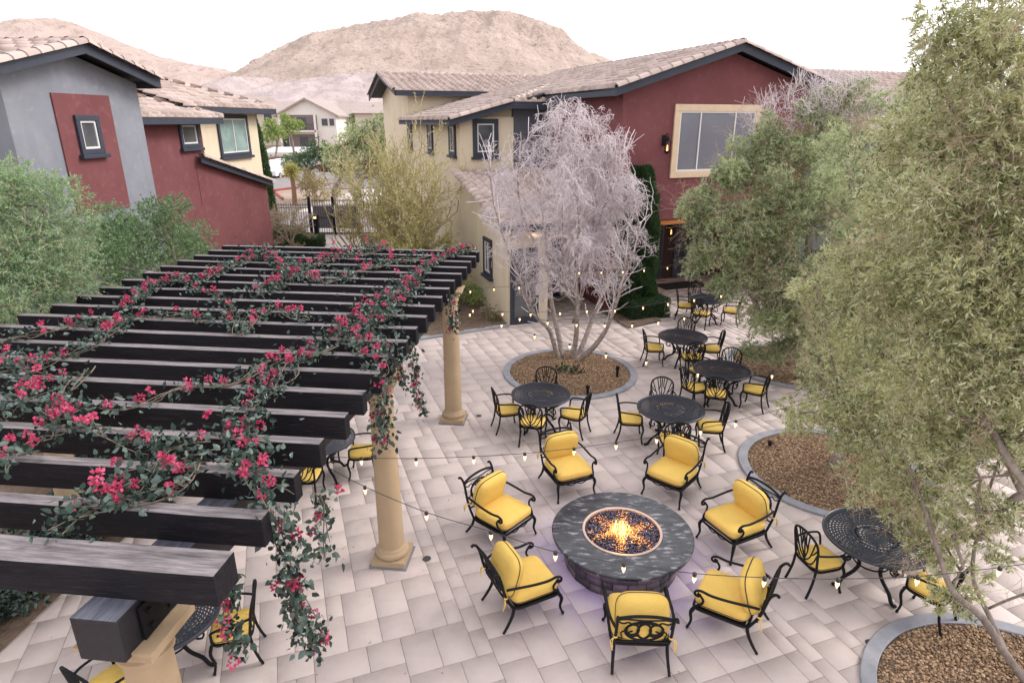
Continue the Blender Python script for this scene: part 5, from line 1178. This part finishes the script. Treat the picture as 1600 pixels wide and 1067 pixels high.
strip_mesh('parking_lot', [(-70, 56, 0), (-12, 60, 0), (-12, 84, 0), (-70, 80, 0)], .02, m_road)
strip_mesh('road', [(-15, 44, 0), (-8, 44, 0), (-8, 62, 0), (-14, 62, 0)], .015, m_walk)
for pts in ([G(425, 299), G(470, 293), G(520, 288), G(565, 285)], [G(485, 262, 0), G(540, 268, 0), G(600, 275, 0)], [G(405, 300), G(430, 302), G(442, 312)]):
    b = MB()
    for p, q in zip(pts[:-1], pts[1:]):
        d = unit(q-p); s_ = np.array([-d[1], d[0], 0])*.08; b.prism([p+s_, q+s_, q-s_, p-s_], (0, 0, .14))
    tag(b.build('kerb', m_redk), kind='structure')
# fence with gate
m_fence = M('fence_iron', lin(70, 62, 60), rough=.6)
yF = 34.4
def fence(label, x0, x1, h=1.75):
    t = thing('iron_fence', label, 'fence', (x0, yF, 0), 0, 'iron fence sections of the courtyard'); n = int((x1-x0)/.13); b = MB()
    for i in range(n+1): b.box((i*.13, 0, h/2), (.022, .022, h))
    for z in (.15, h-.25, h-.08): b.box(((x1-x0)/2, .0, z), (x1-x0, .035, .03))
    b.build('picket_panel', m_fence, t)
    for x in (0, x1-x0): MB().box((x, .04, h/2+.05), (.09, .09, h+.1)).build('post', m_fence, t)
fence('iron picket fence left of the courtyard gate', -16.5, -11.0); fence('iron picket fence right of the gate, behind the yellow-green tree', -8.4, -1.2)
t = thing('iron_gate', 'dark iron double gate with mesh panels at the end of the pale path', 'gate', (-10.9, yF, 0))
for k in range(2):
    b = MB(); x = .05+k*1.22
    for i in range(9): b.box((x+.08+i*.13, 0, .95), (.024, .024, 1.85))
    b.box((x+.6, 0, .08), (1.16, .04, .05)); b.box((x+.6, 0, 1.9), (1.16, .04, .05)); b.box((x+.6, 0, 1.0), (1.16, .04, .05)); g_ = b.build('gate_leaf', m_fence, t)
    MB().box((x+.6, .025, 1.0), (1.1, .006, 1.2)).build('mesh_panel', M('mesh_panel', lin(105, 100, 105), rough=.7), g_)
for x in (-.05, 1.22, 2.5): MB().box((x, 0, 1.05), (.12, .12, 2.1)).build('post', m_iron, t)
MB().box((1.12, -.06, 1.05), (.06, .08, .18)).build('lock', m_iron, t)
# hedges and lit post by the gate
for i, (px, py, w_, h_) in enumerate([(425, 382, 1.7, .9), (400, 385, 1.5, .7), (455, 380, 1.5, .8), (490, 386, .9, .55)]):
    p = G(px, py); F0 = Frame(p[0], p[1], -5); boxhedge('hedge', ['clipped green hedge between the two bare shrubs beyond the pergola', 'clipped hedge at the foot of the maroon wall', 'clipped hedge left of the lit post by the gate path', 'smallest clipped hedge beside the pale gate path'][i], F0, -w_/2, w_/2, -.5, .5, h_, 70+i, 5000, mat=m_hedgel if i % 2 == 0 else m_hedge)
p = G(496, 372); t = thing('lamp_post', 'short dark post with a small lit lamp beside the gate path', 'lamp', tuple(p)); MB().box((0, 0, .5), (.22, .22, 1.0)).build('post', m_iron, t, bevel=.01); MB().box((0, 0, 1.1), (.3, .3, .2)).build('lamp_head', m_iron, t); MB().box((0, -.16, 1.1), (.16, .02, .1)).build('lamp_glow', m_lamp, t)
p = G(472, 352); t = thing('garden_post', 'pale square pillar beside the iron gate', 'pillar', (p[0]-.6, yF-.3, 0)); MB().box((0, 0, 1.1), (.3, .3, 2.2)).build('shaft', m_walk, t); MB().box((0, 0, 2.23), (.38, .38, .08)).build('cap', m_walk, t)

# bare pinkish shrubs and the yellow-green tree behind the pergola
def bare(name, label, px, py, Y, h, rad, seed, mat, leafm=None, lv=5, n0=6, cat='tree', dens=2, lw=(.05, .022), zf=.3, rm=.006, bark=m_bark, grp=None, LT=.4, fpt=3, sink=0, up=.12):
    g = np.random.default_rng(seed); p = AtY(px, py, Y); p[2] = 0 if Y < 66 else gz(Y); t = thing(name, label, cat, tuple(p), 0, grp)
    SP, SD = [], []
    for k in range(n0):
        a = 2*PI*k/n0+g.uniform(-.3, .3); sp = g.uniform(.25, .8); SP.append((.05*math.cos(a), .05*math.sin(a), 0 if not sink else h*sink)); SD.append((math.cos(a)*sp, math.sin(a)*sp, 1))
    c = np.array([0, 0, h*.58]); rr_ = np.array([rad, rad, h*.48])
    en = lambda Q: ((((Q-c)/rr_)**2).sum(1) < 1) | (Q[:, 2] < h*.35) & (np.hypot(Q[:, 0], Q[:, 1]) < rad*.8)
    if sink: MB().tube([(0, 0, 0), (.03, 0, h*sink*.5), (0, 0, h*sink+.05)], [.1, .08, .07], 8).build('trunk', bark, t)
    segs, tips = grow(SP, SD, h*.32, .05 if h > 3 else .03, lv, kids=2, spread=.5, up=up, shrink=.72, side=dens, env=en, rs=.58, g=g, wig=.14)
    segmesh('branches', segs, mat, t, rmin=rm, n=4)
    if leafm:
        A = np.concatenate([s[0] for s in segs[-9:]]); B = np.concatenate([s[1] for s in segs[-9:]]); k = g.integers(0, len(A), len(A)*fpt); u = g.random((len(k), 1))
        P = A[k]*(1-u)+B[k]*u+g.normal(size=(len(k), 3))*.03; leafmesh('foliage', P, g.normal(size=P.shape)+np.array([0, 0, .3]), lw[0]*g.uniform(.6, 1.3, len(k)), lw[1], leafm, t, np.clip(LT+g.normal(size=len(k))*.2, 0, 1))
    return t
m_btwig = M('grey_twig', lin(190, 172, 160), lin(150, 132, 122), 3, rough=.9); m_ytwig = M('yellow_twig', lin(196, 184, 140), lin(150, 134, 104), 3, rough=.9)
bare('bare_shrub', 'leafless pinkish-grey shrub in front of the maroon wall', 398, 384, 26, 3.3, 1.6, 81, m_btwig, m_dtl, n0=7, fpt=1)
bare('bare_shrub', 'small brownish half-bare tree between maroon wall and gate', 455, 384, 27, 2.7, 1.3, 82, m_btwig, m_pverde_b, n0=5, sink=.35, fpt=1)
bare('yellow_tree', 'tall loose yellow-green tree standing behind the pergola by the cream wall', 640, 400, 22, 6.9, 2.7, 83, m_ytwig, m_pverde, lv=5, n0=9, lw=(.075, .04), fpt=2, rm=.007, up=.22, LT=.5)
bare('yellow_tree', 'dense low brown-green bush at the foot of the yellow-green tree', 650, 405, 20.5, 3.0, 2.4, 84, m_ytwig, m_pverde, lv=5, n0=12, cat='bush', lw=(.07, .035), fpt=3, rm=.006)
bare('yellow_tree', 'thin yellow-green tree nearer the gate, left of the taller one', 575, 395, 25.5, 6.0, 1.8, 85, m_ytwig, m_pverde, lv=5, n0=5, lw=(.08, .04), fpt=1, rm=.008, up=.22, LT=.5)
# plants along the cream wall bed
for i, (px, py, r_) in enumerate([(735, 478, .45), (700, 470, .4), (765, 500, .28)]):
    p = G(px, py); shrub('low_shrub', ['leafy green plant against the cream wall, right of the far tan column', 'green plant behind the far tan column', 'small withered plant near the corner of the cream wall'][i], (p[0], p[1]), [((p[0], p[1], r_), r_), ((p[0]+.2, p[1]-.2, r_*.7), r_*.7)], 90+i, [m_lime, m_shrub, m_pverde_b][i], 200, 8, (.07, .035), r0=.015)
# cypresses beyond the left house
for i, (px, Y, h) in enumerate([(388, 36, 6.6), (405, 34, 6.3), (372, 38, 5.8)]):
    p = AtY(px, 270, Y); column_tree('cypress', ['narrow dark cypress just left of its taller-looking neighbour beyond the cream wing', 'narrow dark cypress with pointed top, rightmost beyond the cream wing', 'narrow cypress mostly hidden behind the cream wing'][i], p[0], p[1], h, .78, 100+i, 11000, mat=m_hedgel, LW=(.16, .06), group='cypresses beyond the left house')
# mid-distance trees
def puff(name, label, px, py, Y, blobs, seed, mat, n_twig, LW, group='trees beyond the fence', cat='tree', tb=.5):
    p = AtY(px, py, Y); base = (p[0], p[1], gz(Y)); g = np.random.default_rng(seed); t = thing(name, label, cat, base, 0, group); o = np.array(base)
    bl = [(tuple(AtY(a, b_, Y+g.uniform(-1, 1))-o), r) for a, b_, r in blobs]
    limbs(t, (0, 0, 0), bl, m_bark, .16, fork=[np.array([0, 0, 0.]), np.array([0, 0, 1.])], g=g, n=6)
    foliage(t, jitterblobs(bl, 2, g), g, mat, n_twig, 7, LW, tintb=tb); return t
puff('green_tree', 'rounded grey-green tree beyond the fence, left of the yellow-green trees', 520, 290, 48, [(548, 222, 1.2), (518, 240, 1.0), (572, 225, 1.3), (590, 205, 1.2), (566, 203, .9), (600, 235, 1.2), (535, 258, 1.0)], 110, m_olive2, 60, (.2, .08))
puff('green_tree', 'darker low tree in front of the carport beyond the fence', 490, 280, 52, [(470, 250, 1.0), (495, 240, 1.3), (520, 250, 1.2), (455, 258, .7)], 111, m_hedgel, 60, (.2, .08))
puff('lime_tree', 'bright lime-green young tree at the left end of the white carport', 428, 225, 86, [(425, 204, 1.1), (435, 212, 1.1), (415, 210, 1.0), (421, 195, .8)], 112, m_lime, 24, (.3, .12))
puff('lime_tree', 'bright lime-green tree in front of the far house balcony', 458, 225, 92, [(450, 190, 1.0), (458, 198, 1.1), (449, 206, 1.0), (466, 196, .8)], 113, m_lime, 24, (.3, .12))
puff('green_tree', 'distant dull green tree right of the far gabled house', 560, 225, 100, [(568, 188, 1.8), (590, 188, 2.0), (552, 198, 1.3), (610, 192, 1.8)], 114, m_olive2, 24, (.4, .16))
puff('green_tree', 'distant tree seen between the far houses and cream house', 600, 260, 70, [(600, 235, 1.8), (580, 250, 1.6), (615, 215, 1.7), (570, 268, 1.3)], 115, m_pverde_b, 40, (.3, .12))
bare('bare_shrub', 'bare crooked small tree on the verge behind the red kerb', 490, 292, 50, 3.2, 2.2, 116, m_ytwig, None, lv=5, n0=5, rm=.02)
# palm-like stump tree
p = G(461, 322); t = thing('palm', 'short palm with brown trunk and yellow-green fronds beside the gate road', 'palm', tuple(p))
MB().tube([(0, 0, 0), (.05, 0, 1.2), (0, 0, 2.5)], [.2, .17, .15], 8).build('trunk', M('palm_trunk', lin(150, 110, 84), lin(110, 80, 60), 8, bump=1, bscale=12, dist=.03), t)
g_ = np.random.default_rng(6); n = 500; leafmesh('fronds', np.tile([[0, 0, 2.5]], (n, 1))+g_.normal(size=(n, 3))*.08, g_.normal(size=(n, 3))+np.array([0, 0, .3]), g_.uniform(.4, .9, n), .06, m_pverde, t, g_.random(n))
# far houses
m_hroof = M('far_roof_tile', lin(172, 156, 148), lin(152, 138, 131), 3, rough=.9, bump=.4, bscale=4, dist=.1); m_hwall = M('pale_house_wall', lin(226, 220, 212), lin(218, 212, 204), .5, rough=.9); m_fardark = M('far_window', (.06, .06, .07), rough=.2); m_hw2 = M('beige_house_wall', lin(205, 192, 178), rough=.9)  # far_window is one even dark tone for distant panes, doors and railing
def farhouse(label, x0, x1, Y, zr, ze, ridge_dir='x', wins=(), gable=None, wall=m_hwall, depth=12, base=None):
    z0 = gz(Y)-.2; t = thing('far_house', label, 'house', ((x0+x1)/2, Y, z0), 0, 'far houses below the hill'); W = (x1-x0)/2; he, hr = ze-z0, zr-z0
    MB().rng(-W, W, 0, depth, 0, he).build('wall', wall, t)
    if gable: # front-facing gable
        MB().prism([(-W, -.001, he-.05), (W, -.001, he-.05), (0, -.001, hr-.1)], (0, depth, 0)).build('gable_wall', wall, t)
        b = MB(); b.prism([(-W-.6, -.7, he-.25), (0, -.7, hr), (W+.6, -.7, he-.25), (W+.6, -.7, he-.5), (0, -.7, hr-.3), (-W-.6, -.7, he-.5)], (0, depth+1.4, 0)); b.build('roof', m_hroof, t)
    else:
        b = MB(); b.prism([(-W-.6, -.7, he-.1), (-W-.6, depth/2, hr), (-W-.6, depth+.7, he-.1)], (2*W+1.2, 0, 0)); b.build('roof', m_hroof, t)
    for (a, c, za_, zb_) in wins:
        f = MB().rng(a-.08, c+.08, -.07, -.002, za_-.08, zb_+.08).build('window', m_white, t); MB().rng(a, c, -.1, -.07, za_, zb_).build('pane', m_fardark, f)
    return t
Yh = 112
L_ = AtY(437, 200, Yh)[0]; R_ = AtY(526, 200, Yh)[0]; zr_h = AtY(480, 153, Yh)[2]; ze_h = AtY(480, 178, Yh)[2]; z0h = gz(Yh)-.2
h_ = farhouse('pale two-storey house with a front gable and stacked balconies below the hill', L_, R_, Yh, zr_h, ze_h, gable=True, wins=[(2.4, 3.4, 3.9, 5.0), (3.7, 4.5, 3.9, 5.0), (-4.6, -3.4, .3, 2.2)])
m_recess = M('balcony_recess', lin(120, 108, 104), rough=.9)
for (za_, zb_) in ((3.2, 5.6), (.1, 2.5)):
    MB().rng(-4.4, 1.6, -.06, -.004, za_, zb_).build('balcony', m_recess, h_); MB().rng(-1.6, -.2, -.09, -.061, za_+.1, zb_-.4).build('balcony_door', m_fardark, h_)
b = MB(); b.rng(-4.4, 1.6, -1.1, -.07, 2.9, 3.15); b.build('balcony_floor', m_hwall, h_); b = MB()
for k in range(25): b.rng(-4.4+k*.245, -4.36+k*.245, -1.08, -1.04, 3.15, 4.1)
b.rng(-4.4, 1.6, -1.09, -1.03, 4.1, 4.18); b.build('railing', m_fardark, h_)
for x in (-4.4, 1.5): MB().rng(x-.15, x+.15, -1.1, -.75, 0, 5.6).build('pillar', m_hwall, h_)
X1 = AtY(330, 200, 118)[0]; X2 = AtY(440, 200, 118)[0]
farhouse('long pale house with low tiled roof left of the front gable', X1, X2+1.5, 117, AtY(400, 157, 117)[2], AtY(400, 176, 117)[2], wins=[(3.0, 4.4, 4.0, 5.4), (-2, -.6, 4, 5.4)], wall=m_hw2)
farhouse('pale tiled house right of the front gable, mostly behind trees', AtY(528, 200, 120)[0], AtY(600, 200, 120)[0], 120, AtY(560, 160, 120)[2], AtY(560, 178, 120)[2], wins=[(-2, -.8, 4, 5.2)])
farhouse('tan house with pinkish roof nearer, beside the cream corner', AtY(556, 200, 95)[0], AtY(660, 200, 95)[0], 95, AtY(600, 158, 95)[2], AtY(600, 176, 95)[2], wins=[(-3, -2.2, 2.6, 4.2), (-1.2, -.4, 2.6, 4.2)], wall=m_hw2)
farhouse('tan house far left, behind the roofs of the grey house', -70, -46, 120, 10.4, 8.6, wall=m_hw2)
# carport with cars
t = thing('carport', 'long white-roofed carport on posts beyond the fence', 'carport', tuple(gp(446, 250)), 0)
cpx = gp(446, 250); x0, x1 = AtY(408, 230, cpx[1])[0]-cpx[0], AtY(481, 230, cpx[1])[0]-cpx[0]; zc_ = AtY(446, 238, cpx[1])[2]-cpx[2]
MB().add([(x0, -.4, zc_-.25), (x1, -.4, zc_-.25), (x1, 5, zc_+.3), (x0, 5, zc_+.3), (x0, -.4, zc_), (x1, -.4, zc_), (x1, 5, zc_+.55), (x0, 5, zc_+.55)], [(0, 3, 2, 1), (4, 5, 6, 7), (0, 1, 5, 4), (1, 2, 6, 5), (2, 3, 7, 6), (3, 0, 4, 7)]).build('roof', m_white, t)
for k in range(4): x = x0+.4+(x1-x0-.8)*k/3; MB().rng(x-.08, x+.08, 2.2, 2.36, 0, zc_+.0).build('post', m_white, t)
def car(label, px, py, rot, col, van=False):
    p = gp(px, py); t = thing('parked_car', label, 'car', tuple(p), rot, 'cars parked beyond the fence'); mc = M('car_paint', col, rough=.25, coat=.6); mk = M('tyre', (.02, .02, .02), rough=.8)
    # side profile extruded across the width, then narrowed at roof level
    prof = [(-2.2, .35), (-2.25, .75), (-2.1, .95), (-1.2, 1.02), (-.6, 1.45), (.9, 1.5), (1.75, 1.05), (2.2, .95), (2.28, .6), (2.2, .35)]
    if van: prof = [(-2.3, .4), (-2.35, .9), (-2.1, 1.1), (-1.4, 1.25), (-.9, 1.85), (2.0, 1.95), (2.3, 1.3), (2.35, .5), (2.3, .4)]
    n = len(prof); vs = []
    for s_ in (-1, 1):
        for (x, z) in prof: vs.append((x, s_*(.9 if z < 1.1 else .72), z))
    MB().add(vs, [tuple(range(n)), tuple(range(2*n-1, n-1, -1))]+[(i, (i+1) % n, n+(i+1) % n, n+i) for i in range(n)]).build('body', mc, t, bevel=.05)
    zt_ = 1.44 if not van else 1.8
    for s_ in (-1, 1):
        MB().add([(-1.05, s_*.86, 1.1), (1.5, s_*.86, 1.1), (.85, s_*.76, zt_-.02), (-.6, s_*.76, zt_-.04)], [(0, 1, 2, 3)]).build('side_window', m_fardark, t)
        for x in (-1.4, 1.4):
            w_ = MB().tube([(x, s_*.74, .33), (x, s_*.93, .33)], .33, 16).build('wheel', mk, t); MB().tube([(x, s_*.93, .33), (x, s_*.945, .33)], .2, 12).build('rim', m_rim, w_)
    MB().box((-2.24, .6, .75), (.06, .3, .14)).build('headlight', m_white, t); MB().box((-2.24, -.6, .75), (.06, .3, .14)).build('headlight', m_white, t)
    MB().add([(-1.22, -.7, 1.04), (-1.22, .7, 1.04), (-.66, .64, zt_-.02), (-.66, -.64, zt_-.02)], [(0, 1, 2, 3)]).build('windscreen', m_fardark, t); return t
car('white van parked at the left end of the carport', 437, 278, R(80), lin(225, 225, 228), True)
car('dark car parked under the middle of the carport', 462, 262, R(80), (.04, .04, .05)); car('silver car parked behind the low dark tree', 490, 264, R(85), (.35, .35, .37)); car('red-brown car parked at the right end, by the big tree', 523, 268, R(60), (.25, .05, .04))
# haze
if HAZE:
    b = MB().rng(-1450, 1450, -70, 1000, -6, 135); o = b.build('haze', None); mh = bpy.data.materials.new('haze'); mh.use_nodes = True; nt = mh.node_tree
    nt.nodes.remove(nt.nodes['Principled BSDF']); v = nt.nodes.new('ShaderNodeVolumePrincipled'); v.inputs['Color'].default_value = (1, .97, .95, 1); v.inputs['Density'].default_value = HAZE; v.inputs['Anisotropy'].default_value = .2
    nt.links.new(v.outputs[0], nt.nodes['Material Output'].inputs['Volume']); o.data.materials.append(mh); tag(o, 'thin pale haze over the whole view', 'haze', kind='stuff')
